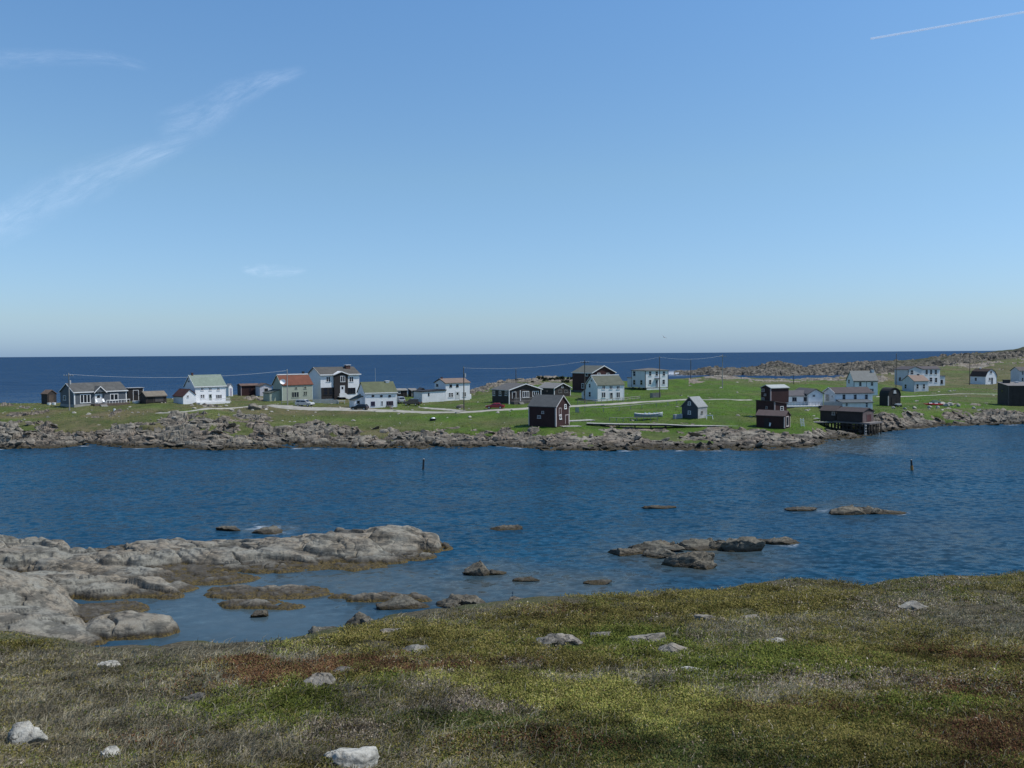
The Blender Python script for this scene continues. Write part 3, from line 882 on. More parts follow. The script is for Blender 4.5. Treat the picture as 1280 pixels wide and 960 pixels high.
def build_plants():
    sp = []
    for s in STONE_SPECS:
        P = heath_pt(np.array([(s[0] + s[1]) / 2.0]), np.array([s[3] - 2.0]))[0]
        if np.isnan(P[0]): continue
        w = (s[1] - s[0]) / F * P[1]; h = (s[3] - s[2]) / F * P[1]
        STONES.append((P[0], P[1], w, h, s))
    def scatter(n, ylo=700, yhi=1010, xlo=-160, xhi=1440):
        px = rng.uniform(xlo, xhi, n); py = rng.uniform(ylo, yhi, n)
        cy = np.interp(px, _cp, _cy) - 10
        m = py > cy
        px, py = px[m], py[m]
        P = heath_pt(px, py)
        ok = ~np.isnan(P[:, 0])
        P, px, py = P[ok], px[ok], py[ok]
        keep = np.ones(len(P), bool)
        for (sx, sy, w, h, s) in STONES:
            keep &= ~((np.abs(P[:, 0] - sx) < w * 0.36) & (np.abs(P[:, 1] - sy - w * 0.2) < w * 0.3))
        return P[keep], px[keep], py[keep]
    # extra blades standing on the crest line
    parts = [scatter(900000), scatter(230000, 690, 1150, -950, -160), scatter(230000, 690, 1150, 1440, 2250), scatter(110000, 1010, 1350, -300, 1600)]
    P, px, py = (np.concatenate([q[i] for q in parts]) for i in range(3))
    k = patch_kind(px, py)
    kn = np.array([1.0 if q in ('dry', 'pale') else 0.7 if q == 'twig' else 0.22 for q in KINDS_])
    grassy = rng.random(len(P)) < kn[k]
    def colours(k, P):
        c = np.zeros((len(k), 3))
        for i, q in enumerate(KINDS_):
            m = k == i
            cc = np.array(PCOL[q]); c[m] = cc[rng.integers(0, len(cc), m.sum())]
        cl = 1 + 0.8 * fbm(P[:, 0] / .22, P[:, 1] / .30, 661, 3) + 0.5 * fbm(P[:, 0] / 1.3, P[:, 1] / 1.6, 671, 2)   # dead and living tufts
        c = c * 0.86 + c.mean(1, keepdims=True) * np.array([[.15, .14, .13]])     # bleached and dusty
        return c * np.clip(1.12 * rng.uniform(0.82, 1.15, len(k)) * np.clip(cl, 0.5, 1.5), 0.35, 1.9)[:, None]
    def mat(nm, tr):
        t = NT(nm); t.col(t.attr("col", True)); t.set(0.9, 0, 0.04)
        tl = t.node("ShaderNodeBsdfTranslucent"); t.link(t.attr("col", True), tl.inputs[0])
        mx = t.node("ShaderNodeMixShader"); mx.inputs[0].default_value = tr
        t.link(t.p.outputs[0], mx.inputs[1]); t.link(tl.outputs[0], mx.inputs[2]); t.link(mx.outputs[0], t.out.inputs[0])
        return t.m
    # grass blades: root pair, middle pair, tip
    b = P[grassy]; kb = k[grassy]; n = len(b)
    dist = b[:, 1]
    ln = rng.uniform(0.022, 0.072, n) * np.where(rng.random(n) < 0.07, 2.1, 1.0) * (0.75 + 0.02 * dist)
    yaw = rng.uniform(0, 2 * np.pi, n); lean = rng.uniform(0.15, 1.15, n)
    windx = 0.35
    dx = np.cos(yaw) * lean + windx; dy = np.sin(yaw) * lean
    wd = np.clip(0.0011 + 0.00036 * dist, 0.0018, 0.010) * rng.uniform(0.7, 1.3, n)
    fy = rng.uniform(0, 2 * np.pi, n)
    sx, sy = np.cos(fy) * wd, np.sin(fy) * wd * 0.6
    base = b - np.array([0, 0, 0.012])
    mid = base + np.stack([dx * ln * 0.35, dy * ln * 0.35, ln * 0.62], 1)
    tip = base + np.stack([dx * ln * 1.0, dy * ln * 1.0, ln * np.clip(1.05 - 0.35 * lean, 0.35, 1)], 1)
    s3 = np.stack([sx, sy, 0 * sx], 1)
    V = np.stack([base - s3, base + s3, mid - s3 * .8, mid + s3 * .8, tip], 1)
    col = colours(kb, b)
    Vc = np.repeat(col[:, None], 5, 1)
    i0 = np.arange(n)[:, None] * 5
    tri = np.concatenate([i0 + np.array([[0, 1, 3]]), i0 + np.array([[0, 3, 2]]), i0 + np.array([[2, 3, 4]])], 0)
    o = raw_object("dry_grass", V.reshape(-1, 3), tri, mat("grass_blade", 0.25), {"col": Vc.reshape(-1, 3)})
    tag(o, 'thin tan and green grass covering the foreground slope', 'grass', kind='stuff')
    # heath sprigs: clusters of small leaves
    b = P[~grassy]; kb = k[~grassy]; n = len(b)
    m = 4
    dist = np.repeat(b[:, 1], m)
    base = np.repeat(b, m, 0) + np.stack([rng.normal(0, 1, n * m) * 0.022, rng.normal(0, 1, n * m) * 0.03, rng.uniform(-0.005, 0.028, n * m)], 1) * (0.5 + 0.08 * dist)[:, None]
    sz = np.clip(0.005 + 0.0009 * dist, 0.006, 0.024) * rng.uniform(0.6, 1.5, n * m)
    yaw = rng.uniform(0, 2 * np.pi, n * m); el = rng.uniform(-0.2, 1.2, n * m)
    a = np.stack([np.cos(yaw) * np.cos(el), np.sin(yaw) * np.cos(el), np.sin(el)], 1) * (sz * 1.6)[:, None]
    sd_ = np.stack([-np.sin(yaw), np.cos(yaw), rng.uniform(-.5, .5, n * m)], 1) * (sz * 0.45)[:, None]
    V = np.stack([base, base + a * .5 + sd_, base + a, base + a * .5 - sd_], 1)
    col = np.repeat(colours(kb, b), m, 0) * rng.uniform(0.75, 1.2, (n * m, 1))
    Vc = np.repeat(col[:, None], 4, 1)
    q = np.arange(n * m * 4).reshape(-1, 4)
    o = raw_object("heath_plants", V.reshape(-1, 3), q, mat("heath_leaf", 0.2), {"col": Vc.reshape(-1, 3)})
    tag(o, 'low mossy heath in green, yellow and rust red patches', 'ground cover', kind='stuff')
build_plants()

# ------------------------------------------------------------------ water
def dim_node(t, c, k):
    return t.mix(1.0, c, (k, k, k), 'MULTIPLY')

def build_sea():
    T1 = np.concatenate([np.linspace(-3.0, -0.8, 60), np.arange(-0.795, 0.8, 0.006), np.linspace(0.805, 3.0, 60)])
    d = [22.0]
    while d[-1] < 150000: d.append(d[-1] * (1.006 if d[-1] < 230 else 1.05))
    T, Dm = np.meshgrid(T1, np.array(d))
    X = T * Dm; Y = Dm; Zm = np.zeros_like(X)
    Pp = np.stack([X, Y, Zm], -1).reshape(-1, 3)
    px, py = project(Pp); px = px.reshape(X.shape); py = py.reshape(X.shape)
    sh = np.zeros_like(X); calm = np.zeros_like(X); foam = np.zeros_like(X)
    jx = px + 40 * fbm(X / 5, Y / 6, 701, 3); jy = py + 14 * fbm(X / 5 + 4, Y / 6, 711, 3)
    for (cx, cy, rx, ry, s, c) in [(310, 775, 175, 46, 0.55, 1.0), (870, 695, 130, 24, 0.75, 0.35), (640, 738, 190, 24, 0.8, 0.45), (460, 728, 140, 24, 0.8, 0.7), (230, 735, 160, 22, .7, .9),
                                 (1040, 638, 80, 10, 0.4, 0.1), (600, 712, 60, 18, 0.6, 0.4), (330, 662, 50, 9, .3, .2), (1060, 555, 60, 14, 0.8, 0.5), (740, 728, 80, 14, .7, .4), (1180, 680, 120, 30, .25, .05)]:
        w = np.exp(-(((jx - cx) / rx) ** 2 + ((jy - cy) / ry) ** 2) ** 1.5)
        sh = np.maximum(sh, s * w); calm = np.maximum(calm, c * w)
    fx, frk, finl = far_land(np.where(Y < 260, X, 0), np.where((Y < 260) & (Y > 120), Y, 130.0), False)
    edge = np.exp(-((finl + 0.7) / 0.8) ** 2) * (Y > 135) * (Y < 240) * np.clip(fbm(X / 2.2, Y / 2.2, 741, 3) * 5 - 0.9, 0, 1) * 0.5
    wash = 0
    for (cx, cy, rx, ry) in [(1002, 638, 26, 2.0), (1128, 642, 22, 1.6), (330, 659, 26, 3.0), (345, 667, 14, 1.6), (990, 681, 14, 2.0)]:
        wash = wash + np.exp(-(((px - cx) / rx) ** 2 + ((py - cy) / ry) ** 2)) * (Y < 140) * np.clip(fbm(X / .9, Y / 1.2, 751, 3) * 4 - .1, 0, 1) * .55
    foam = np.clip(edge + wash, 0, 1) + np.exp(-(((px - 848) / 26) ** 2 + ((py - 466.5) / 2.2) ** 2)) * (Y > 400)
    t = NT("sea_water")
    g = t.geo()
    wrp = t.node("ShaderNodeVectorMath", operation='LENGTH'); t.link(g, wrp.inputs[0]); dist = wrp.outputs['Value']
    gust = t.noise(t.scale(g, 0.016, 0.05, 1, -0.35), 1.0, 5, 0.6, 0.6)
    w1 = t.noise(t.scale(g, 0.55, 1.1, 1, -0.5), 1.0, 5, 0.62, 0.4)
    w2 = t.noise(t.scale(g, 1.7, 3.0, 1, 0.25), 1.0, 3, 0.6, 0.3)
    w3 = t.noise(t.scale(g, 0.05, 0.12, 1, -0.4), 1.0, 4, 0.6)
    hh = t.math('ADD', t.math('MULTIPLY', w1, 1.0), t.math('MULTIPLY', w2, 0.30))
    hh = t.math('ADD', hh, t.math('MULTIPLY', w3, 2.0))
    calm_ = t.math('SUBTRACT', 1.0, t.math('MULTIPLY', t.attr("calm"), 0.90))
    st = t.math('MULTIPLY', calm_, t.math('ADD', 0.50, t.math('MULTIPLY', t.ramp(gust, 0.35, 0.65), 0.50)))
    def slope(vec, amp, detail):
        x = t.node("ShaderNodeTexNoise"); x.inputs['Scale'].default_value = 1.0; x.inputs['Detail'].default_value = detail; x.inputs['Roughness'].default_value = 0.6
        t.link(vec, x.inputs['Vector'])
        sub = t.node("ShaderNodeVectorMath", operation='SUBTRACT'); sub.inputs[1].default_value = (0.5, 0.5, 0.5); t.link(x.outputs[1], sub.inputs[0])
        mul = t.node("ShaderNodeVectorMath", operation='MULTIPLY'); mul.inputs[1].default_value = (amp, amp, 0); t.link(sub.outputs[0], mul.inputs[0])
        return mul.outputs[0], x.outputs[0]
    v1, f1 = slope(t.scale(g, 0.95, 1.35, 1, -0.35), 1.9, 3)
    v2, f2 = slope(t.scale(g, 1.6, 2.4, 1, 0.2), 0.8, 2)
    v3, f3 = slope(t.scale(g, 0.06, 0.11, 1, -0.35), 0.45, 4)
    v4, f4 = slope(t.scale(g, 0.010, 0.016, 1, -0.35), 0.5, 5)
    ad = t.node("ShaderNodeVectorMath", operation='ADD'); t.link(v1, ad.inputs[0]); t.link(v2, ad.inputs[1])
    ad2 = t.node("ShaderNodeVectorMath", operation='ADD'); t.link(ad.outputs[0], ad2.inputs[0]); t.link(v3, ad2.inputs[1])
    ad3 = t.node("ShaderNodeVectorMath", operation='ADD'); t.link(ad2.outputs[0], ad3.inputs[0]); t.link(v4, ad3.inputs[1])
    sc_ = t.node("ShaderNodeVectorMath", operation='SCALE'); t.link(ad3.outputs[0], sc_.inputs[0]); t.link(st, sc_.inputs['Scale'])
    up = t.node("ShaderNodeVectorMath", operation='ADD'); up.inputs[1].default_value = (0, 0, 1); t.link(sc_.outputs[0], up.inputs[0])
    b = t.node("ShaderNodeVectorMath", operation='NORMALIZE'); t.link(up.outputs[0], b.inputs[0])
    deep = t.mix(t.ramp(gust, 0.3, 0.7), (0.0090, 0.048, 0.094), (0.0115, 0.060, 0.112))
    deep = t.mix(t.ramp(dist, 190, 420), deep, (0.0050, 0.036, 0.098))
    deep = t.mix(t.math('MULTIPLY', t.ramp(t.math('ADD', t.math('MULTIPLY', f1, .6), t.math('MULTIPLY', f3, .4)), 0.40, 0.62), 0.85), dim_node(t, deep, 0.70), deep)  # wave face shading put into the colour from the ripple noise
    shal = t.mix(t.ramp(t.noise(g, 0.6, 5, 0.65), 0.35, 0.65), (0.030, 0.045, 0.050), (0.062, 0.060, 0.046))
    c = t.mix(t.attr("shallow"), deep, shal)
    c = t.mix(t.math('MULTIPLY', t.attr('calm'), 0.75), c, (0.050, 0.078, 0.092))
    fo = t.noise(t.scale(g, 0.10, 0.30, 1, -0.3), 1.0, 6, 0.72)
    caps = t.math('MULTIPLY', t.ramp(fo, 0.735, 0.78), t.ramp(dist, 180, 330))
    surf = t.math('MULTIPLY', t.attr("foam"), t.ramp(t.noise(t.scale(g, 0.9, 0.5, 1), 1.0, 5, .7), 0.40, 0.60))
    fm = t.math('ADD', caps, surf, True)
    c = t.mix(fm, c, (0.75, 0.78, 0.8))
    df = t.node("ShaderNodeBsdfDiffuse"); t.link(c, df.inputs[0]); t.link(b.outputs[0], df.inputs['Normal'])
    gl = t.node("ShaderNodeBsdfGlossy"); gl.inputs['Roughness'].default_value = 0.16; t.link(b.outputs[0], gl.inputs['Normal'])
    fr = t.node("ShaderNodeFresnel"); fr.inputs['IOR'].default_value = 1.33; t.link(b.outputs[0], fr.inputs['Normal'])
    # a ruffled sea shows its wave faces, so it mirrors far less than flat water does
    k = t.math('MULTIPLY', t.math('MULTIPLY', fr.outputs[0], t.math('SUBTRACT', 1.0, t.math('MULTIPLY', t.ramp(dist, 200, 600), 0.5))), t.math('ADD', 0.40, t.math('MULTIPLY', t.attr("calm"), 0.6)))
    k = t.math('MULTIPLY', k, t.math('SUBTRACT', 1.0, fm))
    mx = t.node("ShaderNodeMixShader"); t.link(k, mx.inputs[0]); t.link(df.outputs[0], mx.inputs[1]); t.link(gl.outputs[0], mx.inputs[2]); t.link(mx.outputs[0], t.out.inputs[0])
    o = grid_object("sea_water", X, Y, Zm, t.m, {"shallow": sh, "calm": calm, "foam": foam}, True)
    tag(o, 'deep blue rippled sea water of the bay and open ocean', 'water', kind='structure')
build_sea()

# ------------------------------------------------------------------ rocks as things
import bmesh
_ico = {}
def ico(sub):
    if sub not in _ico:
        bm = bmesh.new(); bmesh.ops.create_icosphere(bm, subdivisions=sub, radius=1.0)
        v = np.array([p.co[:] for p in bm.verts]); f = np.array([[q.index for q in p.verts] for p in bm.faces]); bm.free()
        _ico[sub] = (v, f)
    return _ico[sub]

def rock_shape(seed, sub=4, cuts=14, rough=0.06, lo=0.55, hi=0.95):
    r = np.random.default_rng(seed)
    v, f = ico(sub); v = v.copy()
    for k in range(cuts):
        n = r.normal(size=3); n[2] = abs(n[2]) * 0.8 if k % 3 else n[2]; n /= np.linalg.norm(n)
        dd = r.uniform(lo, hi)
        s = v @ n
        v -= np.where(s > dd, s - dd, 0)[:, None] * n
    if rough:
        nz = fbm(v[:, 0] * 3 + seed, v[:, 1] * 3 + v[:, 2] * 2.3, seed % 1000, 4) + 0.5 * fbm(v[:, 2] * 5, v[:, 0] * 4 + v[:, 1] * 4, seed % 900 + 7, 3)
        v *= (1 + rough * 2 * nz)[:, None]
    return v, f

def rock_thing(name, label, cat, x, y, zb, w, dep, h, mat, seed, rz=0.0, sub=4, group=None, sink=0.3, cuts=14, lo=0.55, tilt=0.0, frac=0.0):
    v, f = rock_shape(seed, sub, cuts, 0.06, lo)
    mn, mx = v.min(0), v.max(0)
    v = (v - (mn + mx) / 2) / ((mx - mn) / 2)
    v = v * np.array([w / 2, dep / 2, h * (1 + sink) / 2])
    v[:, 2] += h * (1 + sink) / 2 - h * sink + v[:, 0] * tilt
    if frac:
        sz = max(0.35, w / 6.0) if w > 1.2 else w / 3.5
        up = np.clip(v[:, 2] / max(h, .05), 0, 1)
        v[:, 2] += up * min(h, sz) * frac * (blocks(v[:, 0], v[:, 1], sz, seed % 977, 0.2, 1.8, 0.5, 0.8, 0.9, 0.08) + 0.4 * blocks(v[:, 0], v[:, 1], sz * .4, seed % 971 + 3, 0.4, 1.8, 0.4, 0.8, 0.8, 0.09))
    o = raw_object(name, v, f, mat, {}, True)
    me = o.data
    o.location = (x, y, zb); o.rotation_euler = (0, 0, rz)
    return tag(o, label, cat, group)

WHITESTONE = rock_material("white_lichen_stone", (0.36, 0.35, 0.31), (0.30, 0.285, 0.245), False, 0, 7.0)
for i, (x, y, w, h, s) in enumerate(STONES):
    z = float(heath_z(np.array([x]), np.array([y]))[0])
    rock_thing('stone', s[4], 'stone', x, y + w * 0.18, z, w * 1.08, w * 0.8, h * (0.66 if s[5] == 'white' else 0.5), WHITESTONE if s[5] == 'white' else ROCK_DRY, 900 + i, 0.0, 4, 'stones in the heath', 0.6, 13, 0.5, 0, 0.55)

SKERRY = [  # px0, px1, y top, y water, label, depth factor, cuts
 (830, 896, 684, 710, 'dark humped boulder at the front of the skerry, tallest of its rocks', 0.5, 18),
 (784, 856, 671, 690, 'low flat slab at the back left of the skerry', 0.5, 12),
 (838, 906, 669, 689, 'cracked slab in the middle of the back of the skerry', 0.5, 14),
 (880, 934, 672, 688, 'low flat slab between the cracked one and the right hand hump', 0.5, 12),
 (904, 957, 668, 690, 'rounded dark hump at the right of the skerry', 0.4, 12),
 (945, 1004, 668, 681, 'thin tapering rock forming the right tail of the skerry', 0.4, 8),
 (760, 806, 681, 695, 'small smooth pale rock at the left end of the skerry', 0.7, 8),
 (806, 846, 680, 698, 'cracked grey rock between the left pale rock and the dark humped boulder', 0.9, 12),
 (864, 898, 697, 712, 'low jagged rock at the foot of the dark humped boulder', 0.7, 14),
 (1040, 1092, 630, 644, 'distant dark cracked islet, larger of the two right of the bay', 0.45, 18),
 (1074, 1116, 631, 643, 'dark broken rock joined to the right of the distant cracked islet', 0.5, 16),
 (1095, 1136, 636, 643, 'thin right tip of the distant cracked islet', 0.4, 10),
 (984, 1024, 633, 639, 'low awash rock with white foam left of the distant islet', 0.4, 8),
 (802, 846, 630, 636, 'thin dark rock awash alone in the middle of the bay', 0.35, 10),
 (612, 653, 654, 663, 'flat grey rock alone in the bay above the dark pyramidal boulder', 0.5, 10),
 (578, 618, 701, 720, 'dark pyramidal boulder standing in the shallows', 0.5, 16),
 (606, 633, 710, 719, 'small low rock touching the pyramidal boulder', 0.6, 10),
 (640, 675, 720, 727, 'flat rock barely above the shallows right of the pyramidal boulder', 0.45, 8),
 (730, 766, 724, 731, 'flat tan rock awash near the heath edge', 0.4, 8),
 (313, 350, 656, 668, 'round grey boulder with foam behind the left outcrop', 0.7, 10),
 (268, 300, 655, 664, 'small dark rock left of the round boulder behind the outcrop', 0.6, 10),
 (545, 613, 742, 760, 'long dark boulder just beyond the heath rim', 0.6, 12),
 (631, 662, 746, 758, 'small white topped boulder at the heath rim', 0.8, 10),
 (430, 470, 764, 784, 'dark rounded boulder at the edge of the tidal pool', 0.8, 12),
 (446, 472, 768, 785, 'grey boulder leaning on the dark one by the tidal pool', 0.8, 12),
 (312, 334, 762, 772, 'small dark boulder beside the weedy islet in the tidal pool', 0.8, 12),
 (470, 536, 743, 762, 'long low grey ledge between the tidal pool and the heath rim', 0.5, 10),
 (548, 580, 752, 766, 'small grey boulder at the rim below the long dark one', 0.8, 12),
 (380, 440, 783, 800, 'smooth pale boulder sunk in the heath rim by the tidal pool', 0.7, 9),
]
for i, (a, b, yt, yb, lb, df, cu) in enumerate(SKERRY):
    q = on_z((a + b) / 2, yb, 0.0)
    w = (b - a) / F * q[1]; h = (yb - yt) / F * q[1]
    dep = max(w * df, 0.6)
    # rows seen over a deep low rock: part of the row span is its top surface
    if yt > 738 and b < 680: h = h * 0.72
    else: h = max(h - dep * CAMZ / q[1] * 0.8, h * 0.45)
    rock_thing('boulder' if w < 4 else 'rock_islet', lb, 'rock', q[0], q[1] + dep * 0.42, 0.0, w * 1.05, dep, h, ROCK_SKERRY, 1300 + i, 0.0, 5, None, 0.6, cu, 0.42, 0.0, 0.5)

# loose rocks of the far shore: uncountable rubble
def build_rubble():
    n = 4200
    t = rng.uniform(-0.75, 0.75, n)
    st = _interp_cols(t)
    d0 = st[:, 1, 0]; wdt = st[:, 2, 0] - d0
    y = d0 - 1.0 + rng.beta(1.1, 1.3, n) * (wdt * 1.15 + 1.0)
    x = t * y
    z, rock, inl = far_land(x, y)
    ok = (rock > 0.4) & (z > -0.3)
    x, y, z = x[ok], y[ok], z[ok]
    shapes = [rock_shape(50 + k, 2, 9, 0.03, 0.45, 0.85) for k in range(12)]
    VV = []; FF = []; base = 0
    for i in range(len(x)):
        v, f = shapes[i % 12]
        a = rng.uniform(0, 6.28); ca, sa = math.cos(a), math.sin(a)
        s = 0.16 + 0.75 * rng.random() ** 4
        sc = np.array([s * rng.uniform(1.1, 2.3), s * rng.uniform(.8, 1.2), s * rng.uniform(.3, .65)])
        w = v * sc
        tl = rng.normal(0, 0.3, 2)
        w[:, 2] += w[:, 0] * tl[0] + w[:, 1] * tl[1]
        w = np.stack([w[:, 0] * ca - w[:, 1] * sa + x[i], w[:, 0] * sa + w[:, 1] * ca + y[i], w[:, 2] + z[i] + 0.05], 1)
        VV.append(w); FF.append(f + base); base += len(v)
    o = raw_object("shore_rubble", np.concatenate(VV), np.concatenate(FF), ROCK_FAR, {}, False)
    tag(o, 'loose broken rocks strewn along the far shore', 'rubble', kind='stuff')
build_rubble()

def build_tufts():
    n = 230000
    t = rng.uniform(-0.72, 0.72, n); d = 1 / rng.uniform(1 / 360.0, 1 / 165.0, n)
    x = t * d; y = d
    z, rock, inl = far_land(x, y)
    ok = (rock < 0.35) & (inl > 2)
    for h in HOUSES.values():
        rx, ry = x - h.o[0], y - h.o[1]
        a = rx * h.u[0] + ry * h.u[1]; b = rx * h.v[0] + ry * h.v[1]
        ok &= ~((a > -.4) & (a < h.W + .4) & (b > -.4) & (b < h.D + .4))
    for (rp, rw) in ROADS:
        for i in range(len(rp) - 1):
            v = rp[i + 1] - rp[i]; L2 = v @ v + 1e-9
            k = np.clip(((x - rp[i][0]) * v[0] + (y - rp[i][1]) * v[1]) / L2, 0, 1)
            ok &= np.hypot(x - rp[i][0] - k * v[0], y - rp[i][1] - k * v[1]) > rw
    x, y, z, t = x[ok], y[ok], z[ok], t[ok]; n = len(x)
    px = 640 + t * F
    dry = np.interp(px, [-200, 150, 300, 520, 640, 760, 1000, 1140, 1280], [0.75, 0.88, 0.92, 0.62, 0.12, 0.04, 0.10, 0.12, 0.55])
    dry = np.clip(dry + np.clip((y - 275) / 60, 0, 0.5) + fbm(x / 14.0, y / 10.0, 200, 5) * 0.9, 0, 1)
    patchy = np.clip(1 + 0.8 * fbm(x / 2.2, y / 2.6, 821, 3) + 0.9 * fbm(x / 9.0, y / 12.0, 831, 3), .45, 1.6)
    g_ = np.array([[.052, .104, .010]]); dcol = np.array([[.115, .098, .044]])
    col = (g_ * (1 - dry[:, None]) + dcol * dry[:, None]) * (patchy * rng.uniform(.65, 1.3, n))[:, None]
    hgt = rng.uniform(.03, .12, n) * (0.5 + 0.6 * np.clip(patchy, .4, 1.5)); w = rng.uniform(.10, .24, n)
    yw = rng.uniform(0, 2 * np.pi, n)
    a = np.stack([np.cos(yw) * w, np.sin(yw) * w * .6, 0 * w], 1)
    base = np.stack([x, y, z - .05], 1)
    tip = base + np.stack([rng.normal(0, .07, n), rng.uniform(.02, .22, n), hgt], 1)
    V = np.stack([base - a, base + a, tip + a * .25, tip - a * .25], 1)
    tm = NT("tuft"); tm.col(tm.attr("col", True)); tm.set(.9, 0, .05)
    o = raw_object("grass_tufts", V.reshape(-1, 3), np.arange(n * 4).reshape(-1, 4), tm.m, {"col": np.repeat(col[:, None], 4, 1).reshape(-1, 3)})
    tag(o, 'rough tufty grass on the village green', 'grass', kind='stuff')

def build_field_stones():
    n = 900
    t = rng.uniform(-0.62, 0.66, n); d = 1 / rng.uniform(1 / 300.0, 1 / 178.0, n)
    px = 640 + t * F
    keep = rng.random(n) < np.interp(px, [0, 200, 420, 600, 700, 900, 1000, 1280], [.6, .7, .8, .5, .15, .25, .3, .4])
    t, d = t[keep], d[keep]; x = t * d; y = d
    z, rock, inl = far_land(x, y)
    sh = [rock_shape(150 + k, 2, 9, 0.03, 0.45, 0.85) for k in range(6)]
    VV = []; FF = []; b0 = 0
    for i in range(len(x)):
        v, f = sh[i % 6]; s_ = .12 + .5 * rng.random() ** 3; a = rng.uniform(0, 6.28)
        w = v * np.array([s_ * 1.5, s_, s_ * .6]); ca, sa = math.cos(a), math.sin(a)
        VV.append(np.stack([w[:, 0] * ca - w[:, 1] * sa + x[i], w[:, 0] * sa + w[:, 1] * ca + y[i], w[:, 2] + z[i] + .04], 1)); FF.append(f + b0); b0 += len(v)
    o = raw_object("field_stones", np.concatenate(VV), np.concatenate(FF), FIELDSTONE, {}, False)
    tag(o, 'small pale stones scattered over the village grass', 'stones', kind='stuff')
FIELDSTONE = rock_material("field_stone", (0.36, 0.34, 0.30), (0.30, 0.28, 0.24), False, 0, 2.0)
build_field_stones()
ROADS = []

# ------------------------------------------------------------------ roads
def ribbon(name, pts, width, mat, label, zoff=0.07):
    P = [ground_pt(*p) for p in pts]
    P = np.array(P); ROADS.append((P[:, :2], (max(width) if not np.isscalar(width) else width) / 2 + .2))
    seg = np.concatenate([[0], np.cumsum(np.linalg.norm(np.diff(P[:, :2], axis=0), axis=1))])
    s = np.arange(0, seg[-1], 0.8)
    # smooth centre line
    cx = np.interp(s, seg, P[:, 0]); cy = np.interp(s, seg, P[:, 1])
    k = np.ones(13) / 13
    cx = np.convolve(np.pad(cx, 6, 'edge'), k, 'valid'); cy = np.convolve(np.pad(cy, 6, 'edge'), k, 'valid')
    tx = np.gradient(cx); ty = np.gradient(cy); ln = np.hypot(tx, ty) + 1e-9
    nx, ny = -ty / ln, tx / ln
    wv = np.interp(s, seg, np.full(len(seg), width) if np.isscalar(width) else np.array(width))
    off = np.linspace(-0.5, 0.5, 9)
    jag = 0.35 * fbm(s / 2.0, s * 0 + 3, 810, 3)
    X = cx[:, None] + nx[:, None] * (off[None] * (wv + jag)[:, None]); Y = cy[:, None] + ny[:, None] * (off[None] * (wv + jag)[:, None])
    Zm, _, _ = far_land(X, Y)
    Zc = Zm.max(axis=1)
    Zc = np.convolve(np.pad(Zc, 4, 'edge'), np.ones(9) / 9, 'valid')
    Zm = np.maximum(Zm, Zc[:, None] - 0.05) + zoff
    Zm[:, 0] -= 0.3; Zm[:, -1] -= 0.3
    o = grid_object(name, X, Y, Zm, mat, {}, True)
    return tag(o, label, 'road', kind='structure')
_t = NT("gravel_road"); _g = _t.geo()
_n = _t.noise(_g, 0.8, 5, 0.6); _n2 = _t.noise(_g, 8, 3)
_t.col(_t.mix(_t.math('MULTIPLY', _t.ramp(_n2, .45, .7), .4), _t.mix(_t.ramp(_n, 0.35, 0.65), (0.24, 0.228, 0.20), (0.32, 0.308, 0.27)), (0.24, 0.22, 0.19)))
GRAVEL = _t.set(0.9, 0, 0.2)
ribbon("road", [(330, 507), (350, 508), (372, 510), (420, 511), (470, 513.5), (520, 515), (580, 515.5), (620, 513), (660, 511), (715, 508), (760, 505.5), (810, 502), (850, 500), (872, 499)],
       [3, 5, 7, 8, 5, 4.2, 4.2, 4.2, 4.2, 4.2, 4.2, 4.2, 4.0, 3.5], GRAVEL, 'pale gravel village road')
ribbon("driveway", [(524, 509), (550, 511.5), (585, 514.5)], 3.0, GRAVEL, 'gravel driveway up to the white house')
ribbon("path", [(870, 499.5), (905, 500), (945, 499.5)], 1.5, GRAVEL, 'narrow path across the green')
ribbon("path", [(1090, 496), (1130, 495.5), (1165, 494), (1215, 492.5), (1280, 493)], 1.6, GRAVEL, 'narrow path below the right hand houses')
ribbon("path", [(190, 516.5), (215, 516), (238, 515), (262, 511), (300, 509), (335, 507)], 2.0, GRAVEL, 'narrow gravel track along the top of the rocks')

build_tufts()

# ------------------------------------------------------------------ buildings
def profile(kind, S, he, hr):
    if kind == 'gable': return [(0, he), (S / 2, hr), (S, he)]
    if kind == 'gambrel': return [(0, he), (S * .17, he + (hr - he) * .62), (S / 2, hr), (S * .83, he + (hr - he) * .62), (S, he)]
    if kind == 'barrel':
        return [(S / 2 - S / 2 * math.cos(math.pi * k / 10), he + (hr - he) * math.sin(math.pi * k / 10)) for k in range(11)]
    if kind == 'shed': return [(0, he), (S, hr)]
    if kind == 'shedback': return [(0, hr), (S, he)]

